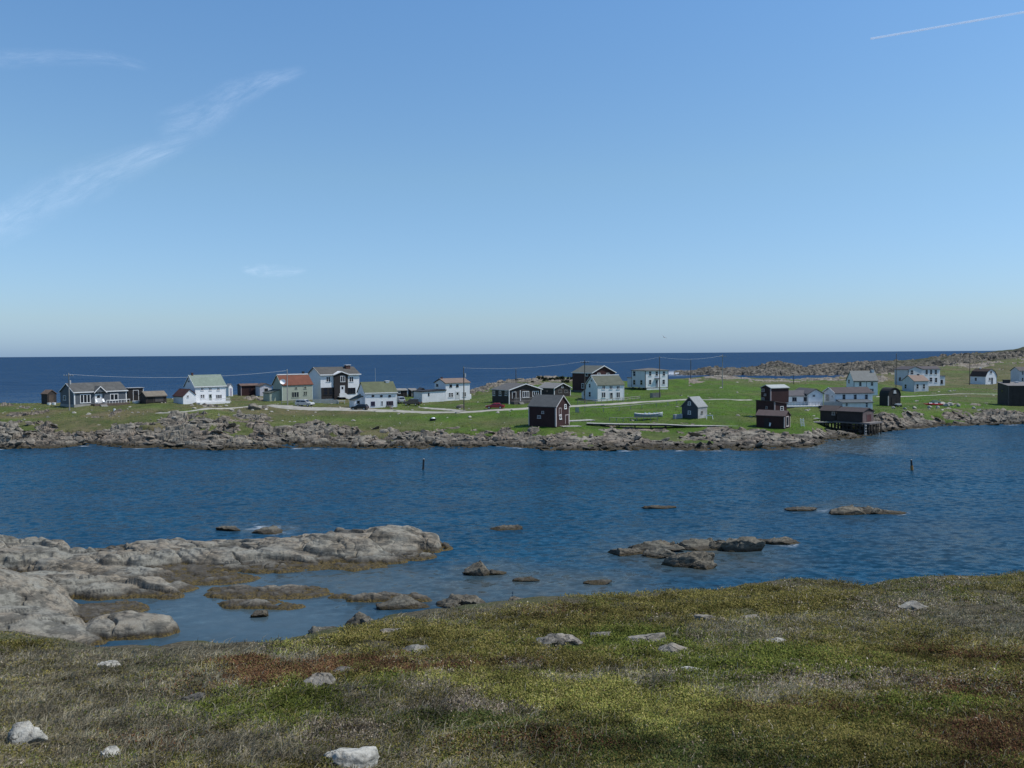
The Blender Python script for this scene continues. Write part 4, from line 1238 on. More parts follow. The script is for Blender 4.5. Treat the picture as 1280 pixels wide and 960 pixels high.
class Built: pass
def shell(h, root, ax, kind, he, hr, wall, roof, x0=0.0, y0=0.0, W=None, D=None, ov=0.28, th=0.14, names=('wall', 'roof'), fd=1.2, zlift=0.0):
    """Walls and roof of one block; ax 'u': ridge along the right face, 'v': along the left face."""
    W = h.W if W is None else W; D = h.D if D is None else D
    S, Ln = (D, W) if ax == 'u' else (W, D)
    axis = 'x' if ax == 'u' else 'y'
    s0, l0 = (y0, x0) if ax == 'u' else (x0, y0)
    pr = profile(kind, S, he, hr)
    poly = [(s0, -fd + zlift)] + [(s0 + a, b) for a, b in pr] + [(s0 + S, -fd + zlift)]
    wo = MB().prism(poly, axis, l0, l0 + Ln).build(names[0], wall, root)
    # roof: thick strip following the profile, run out past the walls
    def ext(a, b, ln):
        dx, dz = a[0] - b[0], a[1] - b[1]; k = math.hypot(dx, dz); return (a[0] + dx / k * ln, a[1] + dz / k * ln)
    pts = [ext(pr[0], pr[1], ov)] + pr[1:-1] + [ext(pr[-1], pr[-2], ov)]
    under = [(s0 + a, b + 0.012) for a, b in pts]; over = [(s0 + a, b + 0.012 + th) for a, b in pts]
    ro = MB().prism(under + over[::-1], axis, l0 - ov * 0.8, l0 + Ln + ov * 0.8).build(names[1], roof, root)
    return wo, ro

def root_of(key):
    h = HOUSES[key]
    e = empty(h.name, h.o, h.th)
    tag(e, h.label, h.cat, h.group)
    h.root = e
    return h, e

def window(h, face, zx, zy, zw, zh, frame=None, style='sash', off=0.0, name='window', pane=None, parent=None, fr=None):
    """A window where the photograph shows it; zoom-window coordinates of its centre and size."""
    pl = h.local(zx - zw / 2, zy, face, off); pr = h.local(zx + zw / 2, zy, face, off); pt = h.local(zx, zy - zh / 2, face, off); pb = h.local(zx, zy + zh / 2, face, off)
    z0, z1 = pb[2], pt[2]
    if face == 'R':
        a, b = pl[0], pr[0]
    else:
        a, b = min(pl[1], pr[1]), max(pl[1], pr[1])
    return window_at(h, face, a, b, z0, z1, frame, style, off, name, pane, parent, fr)

def window_at(h, face, a, b, z0, z1, frame=None, style='sash', off=0.0, name='window', pane=None, parent=None, fr=None):
    root = parent or h.root
    fw = fr or min(0.13, (b - a) * 0.16, (z1 - z0) * 0.16)
    e = 0.05
    def bx(m, s0, s1, q0, q1, e0, e1):
        if face == 'R': m.box(s0, s1, off - e1, off - e0, q0, q1)
        else: m.box(off - e1, off - e0, s0, s1, q0, q1)
    m = MB()
    bx(m, a, b, z1 - fw, z1, -0.04, e); bx(m, a - fw * .4, b + fw * .4, z0 - fw * .3, z0 + fw * .8, -0.04, e + 0.05)
    bx(m, a, a + fw, z0 + fw * .8, z1 - fw, -0.04, e); bx(m, b - fw, b, z0 + fw * .8, z1 - fw, -0.04, e)
    mu = fw * 0.5
    if style == 'sash': bx(m, a + fw, b - fw, (z0 + z1) / 2 - mu / 2, (z0 + z1) / 2 + mu / 2, -0.03, e - 0.01)
    if style == 'cross':
        bx(m, a + fw, b - fw, (z0 + z1) / 2 - mu / 2, (z0 + z1) / 2 + mu / 2, -0.03, e - 0.01)
        bx(m, (a + b) / 2 - mu, (a + b) / 2 + mu, z0 + fw * .8, z1 - fw, -0.03, e - 0.005)
    if style in ('double', 'triple'):
        n = 2 if style == 'double' else 3
        for k in range(1, n):
            c = a + (b - a) * k / n; bx(m, c - mu, c + mu, z0 + fw * .8, z1 - fw, -0.03, e - 0.005)
    w = m.build(name, frame or TRIM, root)
    g = MB(); bx(g, a + fw * .6, b - fw * .6, z0 + fw * .5, z1 - fw * .6, -0.03, 0.012)
    g.build('pane' if pane is None else 'infill_panel', pane or glass_mat(), w)  # custom panes: hatch board, grey panel, black sheets painted as interior shade
    return w

def door(h, face, zx, zy, zw, zh, leaf, frame=None, off=0.0, glass=True):
    pl = h.local(zx - zw / 2, zy, face, off); pr = h.local(zx + zw / 2, zy, face, off); pt = h.local(zx, zy - zh / 2, face, off); pb = h.local(zx, zy + zh / 2, face, off)
    a, b = (pl[0], pr[0]) if face == 'R' else (min(pl[1], pr[1]), max(pl[1], pr[1]))
    z0, z1 = pb[2], pt[2]
    fw = min(0.11, (b - a) * .14)
    def bx(m, s0, s1, q0, q1, e0, e1):
        if face == 'R': m.box(s0, s1, off - e1, off - e0, q0, q1)
        else: m.box(off - e1, off - e0, s0, s1, q0, q1)
    m = MB(); bx(m, a + fw, b - fw, z0, z1 - fw, -0.03, 0.03)
    dd = m.build('door', leaf, h.root)
    f = MB(); bx(f, a, a + fw, z0, z1, -0.04, 0.06); bx(f, b - fw, b, z0, z1, -0.04, 0.06); bx(f, a + fw, b - fw, z1 - fw, z1, -0.04, 0.06)
    f.build('frame', frame or TRIM, dd)
    k = MB(); bx(k, b - fw - 0.16, b - fw - 0.08, z0 + (z1 - z0) * .45, z0 + (z1 - z0) * .5, 0.03, 0.09)
    k.build('handle', plain('dark_metal', (0.05, 0.05, 0.05), 0.4, 0.8), dd)
    if glass:
        g = MB(); bx(g, a + (b - a) * .3, b - (b - a) * .3, z0 + (z1 - z0) * .55, z0 + (z1 - z0) * .85, 0.03, 0.045)
        g.build('pane', glass_mat(), dd)
    return dd

def corner(h, x, y, z1, mat=None, w=0.16, z0=0.0, e=0.03):
    """An L-shaped corner board round one vertical edge."""
    sx = 1 if x < h.W / 2 else -1; sy = 1 if y < h.D / 2 else -1
    m = MB()
    m.box(min(x - e * sx, x + w * sx), max(x - e * sx, x + w * sx), min(y - e * sy, y), max(y - e * sy, y), z0, z1)
    m.box(min(x - e * sx, x), max(x - e * sx, x), min(y, y + w * sy), max(y, y + w * sy), z0, z1)
    return m.build('corner_board', mat or TRIM, h.root)

def rake(h, face, s0, s1, he, hr, mat=None, off=0.0, w=0.2, name='rake_board', over=0.3):
    """Two boards under the roof edge of a gable."""
    mid = (s0 + s1) / 2; k = (hr - he) / (mid - s0)
    poly = [(s0 - over, he - over * k - w * .2), (mid, hr - w * .2), (s1 + over, he - over * k - w * .2), (s1 + over, he - over * k + w * .8), (mid, hr + w * .8), (s0 - over, he - over * k + w * .8)]
    m = MB()
    if face == 'R': m.prism(poly, 'y', off - 0.30, off - 0.25)
    else: m.prism(poly, 'x', off - 0.30, off - 0.25)
    return m.build(name, mat or TRIM, h.root)

def eave_board(h, face, s0, s1, z, mat=None, off=0.0, w=0.22, e=0.34):
    m = MB()
    if face == 'R': m.box(s0, s1, off - e, off - e + 0.06, z - w / 2, z + w / 2)
    else: m.box(off - e, off - e + 0.06, s0, s1, z - w / 2, z + w / 2)
    return m.build('fascia', mat or TRIM, h.root)

def chimney(h, x, y, z0, z1, w, mat, cap=None):
    c = MB().box(x - w / 2, x + w / 2, y - w / 2, y + w / 2, z0, z1).build('chimney', mat, h.root)
    MB().box(x - w * .62, x + w * .62, y - w * .62, y + w * .62, z1, z1 + 0.14).build('cap', cap or mat, c)
    return c

def foundation(h, mat, z=0.25, e=0.04):
    MB().box(-e, h.W + e, -e, h.D + e, -1.4, z).build('foundation', mat, h.root)

white_b = paint(WHITE, 0.6, 0.10, 0.14); white_c = paint((0.68, 0.69, 0.70), 0.6, 0.14, 0.14); lilac = paint((0.52, 0.50, 0.55), 0.65, 0.1, 0.14)
greyb = paint((0.085, 0.098, 0.115), 0.65, 0.12, 0.13); darkb = paint((0.026, 0.022, 0.022), 0.75, 0.25, 0.15)
maroon = paint(REDOX, 0.75, 0.3, 0.15); maroon2 = paint(DARKRED, 0.75, 0.3, 0.15); brownb = paint((0.040, 0.032, 0.030), 0.75, 0.25, 0.15)
concrete = paint((0.30, 0.29, 0.27), 0.9, 0.25)
shade_black = plain('painted_shade', (0.01, 0.01, 0.011), 0.9)  # black painted in for the shade inside open sheds
brick = paint((0.11, 0.055, 0.045), 0.85, 0.35, 0.08)

# h1 small shed
h, r = root_of('h1'); he, hr = h.hz(364), h.hz(338)
shell(h, r, 'v', 'gable', he, hr, brownb, shingle((0.17, 0.12, 0.09)), ov=.2)
door(h, 'R', 374, 400, 40, 64, paint((0.10, 0.075, 0.06), .8, .3, .2, True), paint((0.07, .055, .045), .8, .2), glass=False)
# h2 bungalow
h, r = root_of('h2'); he, hr = h.hz(352), h.hz(291)
shell(h, r, 'u', 'gable', he, hr, greyb, shingle((0.105, 0.105, 0.10)), ov=.35)
foundation(h, concrete, 0.45)
eave_board(h, 'R', -.3, h.W + .3, he - .05, off=0)
corner(h, 0, 0, he - .15, z0=.45, w=.22); corner(h, h.W, 0, he - .15, z0=.45, w=.22); rake(h, 'L', 0, h.D, he, hr)
window(h, 'R', 620, 397, 76, 64, style='triple', fr=.16); window(h, 'R', 830, 386, 60, 50, style='double', fr=.16); window(h, 'L', 470, 392, 20, 34)
door(h, 'R', 716, 396, 54, 66, paint(OFFW, .5, .08))
gx0, gx1 = h.local(682, 352, 'R')[0], h.local(758, 352, 'R')[0]; gz = h.hz(318)
m = MB().prism([(gx0, he - .1), ((gx0 + gx1) / 2, gz), (gx1, he - .1)], 'y', -.6, h.D * .3); m.build('gablet', greyb, r)
k = (gz - he + .1) / ((gx1 - gx0) / 2)
m = MB().prism([(gx0 - .3, he - .1 - .3 * k), ((gx0 + gx1) / 2, gz + .02), (gx1 + .3, he - .1 - .3 * k), (gx1 + .3, he + .1 - .3 * k), ((gx0 + gx1) / 2, gz + .22), (gx0 - .3, he + .1 - .3 * k)], 'y', -.75, h.D * .32)
m.build('gablet_roof', shingle((0.105, 0.105, 0.10)), r)
m = MB().prism([(gx0 - .3, he - .14 - .3 * k), ((gx0 + gx1) / 2, gz - .02), (gx1 + .3, he - .14 - .3 * k), (gx1 + .3, he + .1 - .3 * k), ((gx0 + gx1) / 2, gz + .23), (gx0 - .3, he + .1 - .3 * k)], 'y', -.83, -.76)
m.build('rake_board', TRIM, r)
px0, px1 = h.local(660, 440, 'R')[0], h.local(918, 440, 'R')[0]
m = MB().box(px0, px1, -1.9, -0.06, -.8, .42); dk = m.build('deck', paint((0.11, 0.085, 0.07), .85, .3), r)
m = MB()
rz0, rz1 = 1.15, 1.28
rx0 = h.local(775, 410, 'R', -1.9)[0]
m.box(rx0, px1, -1.9, -1.8, rz0, rz1)
for q in np.linspace(rx0, px1 - .1, 9): m.box(q, q + .08, -1.88, -1.82, .42, rz0)
m.build('railing', TRIM, r)
m = MB()
for k in range(3): m.box(h.local(698, 440, 'R')[0], h.local(745, 440, 'R')[0], -2.3 - .3 * k, -1.9 - .3 * k, -.6, .25 - .2 * k)
m.build('steps', concrete, r)
# h3
h, r = root_of('h3'); he, hr = h.hz(322), h.hz(330)
shell(h, r, 'u', 'shed', he, hr + .2, darkb, paint((0.36, 0.37, 0.38), .7, .15), ov=.2)
door(h, 'R', 988, 372, 42, 74, darkb, TRIM, glass=True); corner(h, h.W, 0, he, w=.12)
# h4
h, r = root_of('h4'); he, hr = h.hz(380), h.hz(350)
shell(h, r, 'u', 'gable', he, hr, brownb, shingle((0.22, 0.19, 0.15)), ov=.25)
window(h, 'R', 1092, 404, 46, 40, brownb, 'none', pane=shade_black, name='opening'); window(h, 'R', 1160, 402, 70, 38, brownb, 'none', pane=paint((0.09, .08, .08), .8, .3), name='opening')  # black panel paints the dark inside of the left opening
eave_board(h, 'R', -.1, h.W + .1, he - .05, paint((0.19, .165, .14), .8, .2), e=.3)
# h5 white house, green roof
h, r = root_of('h5'); he, hr = h.hz(312), h.hz(231)
shell(h, r, 'u', 'gable', he, hr, white_b, shingle((0.20, 0.245, 0.20), .15), ov=.3)
for zx in (307, 366, 424): window(h, 'R', zx, 328, 22, 24, style='double')
window(h, 'R', 309, 380, 34, 28, style='cross'); window(h, 'R', 428, 384, 46, 36, style='triple'); door(h, 'R', 366, 386, 26, 46, paint((0.10, .13, .11), .5, .1))
window(h, 'L', 210, 271, 12, 14, style='none')
corner(h, 0, 0, he - .1); corner(h, h.W, 0, he - .1); rake(h, 'L', 0, h.D, he, hr); eave_board(h, 'R', -.2, h.W + .2, he - .02)
chimney(h, h.W * .05 + .3, h.D * .5, hr - .6, hr + .55, .4, brick)
MB().box(.3, h.W + .2, -1.9, -.06, -.8, .35).build('porch', TRIM, r)
m = MB(); m.box(.3, h.W + .2, -1.92, -1.84, 1.15, 1.27)
for q in np.linspace(.3, h.W + .1, 30): m.box(q, q + .07, -1.9, -1.85, .36, 1.15)
m.build('railing', TRIM, r)
# lean-to on the gable
lw = 3.3; y0 = h.D * .15; lz0, lz1 = h.hz(362), h.hz(330)
m = MB().prism([(-lw, -1), (-lw, lz0 * .78), (-lw * .5, lz1), (-.02, lz0 * .9), (-.02, -1)], 'y', y0 - 1.3, h.D * .85); m.build('lean_to', white_b, r)
m = MB().prism([(-lw - .25, lz0 * .78 - .12), (-lw * .5, lz1 + .02), (-.03, lz0 * .9 + .02), (-.03, lz0 * .9 + .17), (-lw * .5, lz1 + .17), (-lw - .25, lz0 * .78 + .03)], 'y', y0 - 1.5, h.D * .88)
m.build('lean_to_roof', shingle((0.085, 0.038, 0.03)), r)
window_at(h, 'R', -lw * .72, -lw * .56, 1.7, 2.3, off=y0 - 1.3)
# h5b
h, r = root_of('h5b'); he, hr = h.hz(312), h.hz(300)
shell(h, r, 'v', 'gable', he, hr + .3, white_b, shingle((0.3, .3, .3)), ov=.15)
door(h, 'R', 515, 348, 16, 56, paint((0.30, .27, .36), .6, .1), glass=False)
# h6, h6b
h, r = root_of('h6'); he, hr = h.hz(305), h.hz(294)
shell(h, r, 'u', 'gable', he, hr, maroon2, shingle((0.17, 0.11, 0.085)), ov=.25)
window(h, 'R', 655, 333, 14, 24, maroon); door(h, 'R', 700, 342, 40, 64, darkb, maroon, glass=False); corner(h, h.W, 0, he, paint((0.35, .28, .28), .7, .1)); corner(h, 0, 0, he, paint((0.35, .28, .28), .7, .1))
h, r = root_of('h6b'); he, hr = h.hz(307), h.hz(290)
shell(h, r, 'v', 'gable', he, hr, lilac, shingle((0.12, 0.085, 0.07)), ov=.3)
window(h, 'R', 772, 348, 34, 58, TRIM, 'none', pane=shade_black, name='doorway')  # doorway closed by a black panel that paints the shade within
# h7 green house
gcol = paint((0.34, 0.37, 0.30), .7, .15, .14)
h, r = root_of('h7'); he, hr = h.hz(298), h.hz(228)
shell(h, r, 'u', 'gable', he, hr, gcol, shingle((0.165, 0.062, 0.04), .2), ov=.28)
MB().box(-.1, h.W + .1, h.D / 2 - .3, h.D / 2 + .3, hr + .02, hr + .26).build('ridge_cap', TRIM, r)
window(h, 'R', 990, 320, 18, 16, gcol); window(h, 'R', 1056, 317, 20, 20, gcol); window(h, 'R', 1057, 358, 28, 30, gcol, 'cross'); window(h, 'R', 984, 368, 54, 42, gcol, 'triple')
corner(h, 0, 0, he - .1, paint((0.5, .54, .46), .6, .1)); corner(h, h.W, 0, he - .1, paint((0.5, .54, .46), .6, .1)); rake(h, 'L', 0, h.D, he, hr, paint((0.4, .45, .36), .6, .1))
chimney(h, h.W * .86, h.D * .5, hr - .5, hr + .75, .5, paint((0.03, .03, .03), .8, .2))
aw = 3.0; az = h.hz(335)
MB().prism([(-aw, -1), (-aw, az * .72), (-.02, az), (-.02, -1)], 'y', h.D * .2, h.D * .9).build('annex', gcol, r)
MB().prism([(-aw - .2, az * .72 - .04), (-.03, az + .02), (-.03, az + .16), (-aw - .2, az * .72 + .1)], 'y', h.D * .17, h.D * .93).build('annex_roof', shingle((0.1, .11, .09)), r)
dm = MB()
for k in range(7):
    a0, a1 = k / 7 * math.pi / 2.4, (k + 1) / 7 * math.pi / 2.4
    for j in range(16):
        b0, b1 = 2 * math.pi * j / 16, 2 * math.pi * (j + 1) / 16
        P = lambda a, b: (0.75 * math.sin(a) * math.cos(b), -0.55 * math.cos(a) * .8, 0.75 * math.sin(a) * math.sin(b))
        dm.add([P(a0, b0), P(a0, b1), P(a1, b1), P(a1, b0)], [(0, 1, 2, 3)])
dish = dm.build('satellite_dish', plain('dish_white', (0.75, .75, .76), .4), r, True); dish.location = (-.1, -.7, h.hz(272)); dish.rotation_euler = (0.3, 0, math.radians(180 - 20))
MB().tube((0, 0, 0), (0, .75, -.15), .04).build('bracket', plain('dark_metal', (0.05, .05, .05), .4, .8), dish)
# h9 duplex
h, r = root_of('h9'); he, hr = h.hz(224), h.hz(173)
shell(h, r, 'u', 'gable', he, hr, white_b, shingle((0.105, 0.10, 0.09)), ov=.45)
eave_board(h, 'R', -.3, h.W * .37, he - .05, w=.3, e=.48); eave_board(h, 'R', h.W * .66, h.W + .45, he - .05, w=.3, e=.48); rake(h, 'L', 0, h.D, he, hr, over=.4)
bx0, bx1 = h.local(104, 300, 'R', -.5)[0], h.local(204, 300, 'R', -.5)[0]; gz = h.hz(206)
MB().prism([(bx0, -1), (bx0, he - .1), ((bx0 + bx1) / 2, gz - .05), (bx1, he - .1), (bx1, -1)], 'y', -.5, h.D * .25).build('bay', darkb, r)
mx = (bx0 + bx1) / 2; k = (gz - he + .1) / (mx - bx0)
MB().prism([(bx0 - .4, he - .1 - .4 * k), (mx, gz - .03), (bx1 + .4, he - .1 - .4 * k), (bx1 + .4, he + .18 - .4 * k), (mx, gz + .25), (bx0 - .4, he + .18 - .4 * k)], 'y', -.85, h.D * .3).build('bay_roof', TRIM, r)
window(h, 'R', 60, 256, 32, 40, style='double'); window(h, 'R', 165, 254, 34, 44, off=-.5, style='double'); window(h, 'R', 228, 256, 32, 40, style='double')
window(h, 'R', 228, 340, 60, 44, darkb, style='triple')
lx0, lx1 = 0.15, bx0 - .05; MB().box(lx0, lx1, -.12, -.005, h.hz(400), h.hz(318)).build('lower_cladding', darkb, r)
window(h, 'R', 40, 345, 34, 52, darkb, off=-.12, style='sash'); window(h, 'R', 78, 345, 28, 52, darkb, off=-.12, style='sash')
door(h, 'R', 163, 332, 34, 60, paint(OFFW, .5, .1), off=-.5)
lz = h.hz(385) ; l0, l1 = h.local(138, 375, 'R', -1.6)[0], h.local(185, 375, 'R', -1.6)[0]
MB().box(l0, l1, -2.0, -.52, lz - .2, lz).build('landing', TRIM, r)
m = MB()
m.box(l0, l1, -2.0, -1.95, lz, lz + .95)
m.build('landing_rail', TRIM, r)
for q in (-1.95, -.9):
    m = MB(); ex = l1 + 2.2
    m.add([(l1, q, lz + .9), (ex, q, -.1), (ex, q + .1, -.1), (l1, q + .1, lz + .9), (l1, q, lz - .3), (ex, q, -.9), (ex, q + .1, -.9), (l1, q + .1, lz - .3)], [(0, 1, 2, 3), (4, 7, 6, 5), (0, 4, 5, 1), (3, 2, 6, 7), (1, 5, 6, 2), (0, 3, 7, 4)])
    m.build('stringer', TRIM, r)
m = MB()
for k in range(8): m.box(l1 + .27 * k, l1 + .27 * (k + 1), -1.84, -.9, lz - .25 * (k + 1), lz - .25 * (k + 1) + .05)
m.build('steps', WOOD, r)
chimney(h, h.W * .83, h.D * .4, hr - 1.5, h.hz(158), 1.3, brick, TRIM)
# h10 cottage
h, r = root_of('h10'); he, hr = h.hz(358), h.hz(283)
shell(h, r, 'u', 'gable', he, hr, white_b, shingle((0.115, 0.13, 0.075), .2), ov=.25)
for zx in (385, 446, 507): window(h, 'R', zx, 378, 18, 13, darkb, 'none', fr=.07)
window(h, 'R', 385, 434, 30, 32, paint((0.05, .04, .1), .5, .1), 'double'); door(h, 'R', 451, 431, 15, 34, paint((0.25, .26, .27), .5, .1)); window(h, 'R', 508, 431, 50, 32, paint((0.12, .09, .12), .5, .1), 'triple')
window(h, 'L', 291, 370, 12, 14, darkb, 'none'); corner(h, 0, 0, he - .1); corner(h, h.W, 0, he - .1); eave_board(h, 'R', -.2, h.W + .2, he - .02)
chimney(h, h.W * .82, h.D * .5, hr - .4, hr + .2, .9, TRIM)
MB().prism([(-2.2, -1), (-2.2, h.hz(398) * .8), (-.02, h.hz(382)), (-.02, -1)], 'y', h.D * .25, h.D * .95).build('annex', white_b, r)
MB().prism([(-2.4, h.hz(398) * .8 - .04), (-.03, h.hz(382) + .02), (-.03, h.hz(382) + .14), (-2.4, h.hz(398) * .8 + .08)], 'y', h.D * .22, h.D * .98).build('annex_roof', shingle((0.1, .11, .09)), r)
window_at(h, 'R', -1.6, -.9, 1.0, 1.7, darkb, 'none', off=h.D * .25)
MB().tube((h.W * .45, h.D * .5, hr - .1), (h.W * .45, h.D * .5, h.hz(178)), .045).build('antenna', plain('pale_metal', (0.45, .47, .48), .4, .5), r)
# h11 sheds
h, r = root_of('h11a'); he, hr = h.hz(340), h.hz(329); shell(h, r, 'u', 'gable', he, hr, darkb, shingle((0.28, .27, .24)), ov=.2)
window(h, 'R', 575, 352, 18, 20, TRIM, 'none'); door(h, 'R', 612, 362, 22, 42, brownb, darkb, glass=False); corner(h, h.W, 0, he, paint((0.42, .42, .4), .7, .1))
h, r = root_of('h11b'); he, hr = h.hz(342), h.hz(330); shell(h, r, 'u', 'shed', he, hr, darkb, shingle((0.24, .23, .21)), ov=.2)
door(h, 'R', 694, 362, 26, 40, brownb, darkb, glass=False); corner(h, 0, 0, he, paint((0.42, .42, .4), .7, .1)); corner(h, h.W, 0, he, paint((0.42, .42, .4), .7, .1))
h, r = root_of('h11c'); he, hr = h.hz(342), h.hz(323); shell(h, r, 'v', 'gable', he, hr, darkb, shingle((0.05, .05, .055)), ov=.2)
window(h, 'R', 742, 350, 14, 22); door(h, 'R', 765, 362, 12, 38, darkb, TRIM, glass=False); corner(h, 0, 0, he - .1); corner(h, h.W, 0, he - .1); rake(h, 'R', 0, h.W, he, hr, darkb)
# h12
h, r = root_of('h12'); he, hr = h.hz(285), h.hz(256)
shell(h, r, 'u', 'gable', he, hr, white_b, shingle((0.21, 0.155, 0.125), .15), ov=.3); rake(h, 'L', 0, h.D, he, hr, darkb)
window(h, 'L', 853, 300, 14, 18, darkb); window(h, 'R', 951, 304, 18, 20, darkb); window(h, 'R', 999, 303, 18, 20, darkb)
window(h, 'R', 952, 370, 38, 36, style='cross', fr=.18); window(h, 'R', 1050, 366, 26, 36, style='double', fr=.15); door(h, 'R', 1000, 372, 32, 54, paint((0.5, .51, .5), .6, .1))
chimney(h, .5, h.D * .5, hr - .4, hr + .35, .45, brick); foundation(h, paint((0.04, .04, .04), .9, .3), -.02, -.03)
aw = h.local(778, 380, 'R')[0]; az = h.hz(338)
MB().prism([(-7.4, -.4), (-7.4, az * .92), (-.02, az), (-.02, -.4)], 'y', h.D * .12 - 1.2, h.D * .75).build('annex', white_c, r)
MB().prism([(-7.6, az * .92 + .01), (-.03, az + .015), (-.03, az + .3), (-7.6, az * .92 + .26)], 'y', h.D * .12 - 1.4, h.D * .78).build('annex_roof', shingle((0.035, .035, .042)), r)
window_at(h, 'R', -5.6, -5.2, 1.5, 2.3, darkb, 'none', off=h.D * .12 - 1.2)
MB().box(h.W + .01, h.W + .8, .6, 2.6, .2, 1.5).build('bay', white_b, r)
m = MB()
for k in range(4): m.box(h.local(1015, 405, 'R')[0], h.local(1035, 405, 'R')[0], -.3 - .3 * k, -.06 - .3 * k + .06, -1.0, .1 - .22 * k)
m.build('steps', WOOD, r)
# h13
h, r = root_of('h13'); he, hr = h.hz(336), h.hz(295)
shell(h, r, 'v', 'gable', he, hr, brownb, shingle((0.125, 0.12, 0.115), .15), ov=.4)
rake(h, 'R', 0, h.W, he, hr, off=-.1, w=.24); eave_board(h, 'L', -.2, h.D + .2, he - .05, paint((0.4, .4, .4), .6, .1), w=.16, e=.42)
for zx in (160, 205, 249): window(h, 'L', zx, 358, 17, 36)
door(h, 'R', 306, 372, 30, 50, darkb, TRIM); window(h, 'R', 391, 366, 48, 46, style='triple', fr=.14); window(h, 'R', 462, 361, 46, 38, style='triple', fr=.14)
for zx in (270, 351, 501):
    q = h.local(zx, 380, 'R', -.9)[0]
    MB().box(q - .1, q + .1, -1.0, -.8, -.6, he - .1).build('post', TRIM, r)
MB().box(.2, h.W * .78, -2.2, -.05, -.9, h.hz(415)).build('porch', paint((0.10, .09, .085), .85, .3), r)
m = MB(); q0 = h.hz(415); m.box(.2, h.W * .78, -2.2, -2.1, q0 + .75, q0 + .85)
for q in np.linspace(.2, h.W * .77, 22): m.box(q, q + .06, -2.18, -2.12, q0, q0 + .75)
m.build('railing', paint((0.25, .24, .23), .8, .2), r)
m = MB()
for k in range(4): m.box(h.W * .16, h.W * .28, -2.5 - .3 * k, -2.2 - .3 * k, -1.2, q0 - .2 * (k + 1))
m.build('steps', WOOD, r)
# h14
h, r = root_of('h14'); he, hr = h.hz(322), h.hz(289)
shell(h, r, 'v', 'gable', he, hr, brownb, shingle((0.22, 0.215, 0.205), .15), ov=.35); rake(h, 'R', 0, h.W, he, hr, off=-.1)
corner(h, 0, 0, he - .1); corner(h, h.W, 0, he - .1); window(h, 'L', 546, 342, 18, 20, brownb); window(h, 'R', 640, 345, 26, 24, paint((0.2, .19, .18), .7, .2), 'double'); window(h, 'R', 684, 345, 26, 24, paint((0.2, .19, .18), .7, .2), 'double'); window(h, 'R', 657, 313, 14, 14)
# h15
h, r = root_of('h15'); he, hr = h.hz(211), h.hz(162)
shell(h, r, 'v', 'gable', he, hr, maroon, shingle((0.13, 0.135, 0.115), .15), ov=.4); rake(h, 'R', 0, h.W, he, hr, off=-.12, w=.26); eave_board(h, 'L', -.2, h.D + .2, he - .05, e=.42)
foundation(h, paint((0.12, .11, .105), .9, .3), .35); window(h, 'L', 806, 304, 18, 36); window(h, 'R', 922, 217, 22, 14); window(h, 'R', 988, 217, 22, 14)
window(h, 'L', 834, 222, 20, 24, style='none'); chimney(h, h.W * .35, h.D * .25, hr - 1.6, h.hz(180), .45, TRIM)
# h16
h, r = root_of('h16'); he, hr = h.hz(299), h.hz(234)
shell(h, r, 'u', 'gable', he, hr, white_b, shingle((0.115, 0.125, 0.095), .2), ov=.28)
MB().box(-.2, h.W + .2, h.D / 2 - .28, h.D / 2 + .28, hr + .03, hr + .28).build('ridge_cap', TRIM, r)
for zx in (957, 1011, 1063): window(h, 'R', zx, 316, 24, 28, style='double')
window(h, 'R', 957, 370, 30, 42, style='double'); door(h, 'R', 1013, 374, 24, 46, paint((0.16, .15, .14), .6, .1)); window(h, 'R', 1063, 370, 28, 42, style='double')
window(h, 'L', 870, 265, 12, 16); window(h, 'L', 856, 303, 14, 32); window(h, 'L', 857, 366, 17, 38); corner(h, 0, 0, he - .1); corner(h, h.W, 0, he - .1); rake(h, 'L', 0, h.D, he, hr)
m = MB().prism([(h.D + .01, -1), (h.D + .01, h.hz(330)), (h.D + 3.2, h.hz(362)), (h.D + 3.2, -1)], 'x', .2, h.W * .7); m.build('lean_to', white_b, r)
m = MB().prism([(h.D + .02, h.hz(330) + .02), (h.D + 3.4, h.hz(362) - .02), (h.D + 3.4, h.hz(362) + .12), (h.D + .02, h.hz(330) + .16)], 'x', 0, h.W * .73); m.build('lean_to_roof', shingle((0.14, .145, .12)), r)
window_at(h, 'L', h.D + 1.0, h.D + 1.9, 1.0, 2.4, off=.2)
# h17 maroon fishing shed
h, r = root_of('h17'); he, hr = h.hz(458), h.hz(381)
shell(h, r, 'v', 'gable', he, hr, maroon2, shingle((0.10, 0.105, 0.105), .18), ov=.22); rake(h, 'R', 0, h.W, he, hr, paint((0.5, .48, .47), .7, .15), w=.2, over=.2, off=.05)
pk = paint((0.5, .44, .43), .7, .15)
corner(h, 0, 0, he - .05, pk, .22); corner(h, 0, h.D, he - .05, pk, .16); corner(h, h.W, 0, he - .05, pk, .18)
window(h, 'L', 515, 497, 18, 20, pk, fr=.1); window(h, 'L', 488, 530, 26, 22, pk, 'double', fr=.1)
window(h, 'R', 640, 494, 18, 60, pk, 'none', pane=maroon, name='hatch', fr=.12); window(h, 'R', 678, 455, 16, 34, TRIM, fr=.16); window(h, 'R', 643, 530, 16, 36, TRIM, fr=.16); door(h, 'R', 690, 546, 26, 66, maroon2, pk, glass=False)
m = MB()
for q in (.4, h.W - .6):
    for p in np.linspace(.5, h.D - .5, 4): m.box(q, q + .3, p, p + .3, -1.8, -1.15)
m.build('shore', DARKWOOD, r)
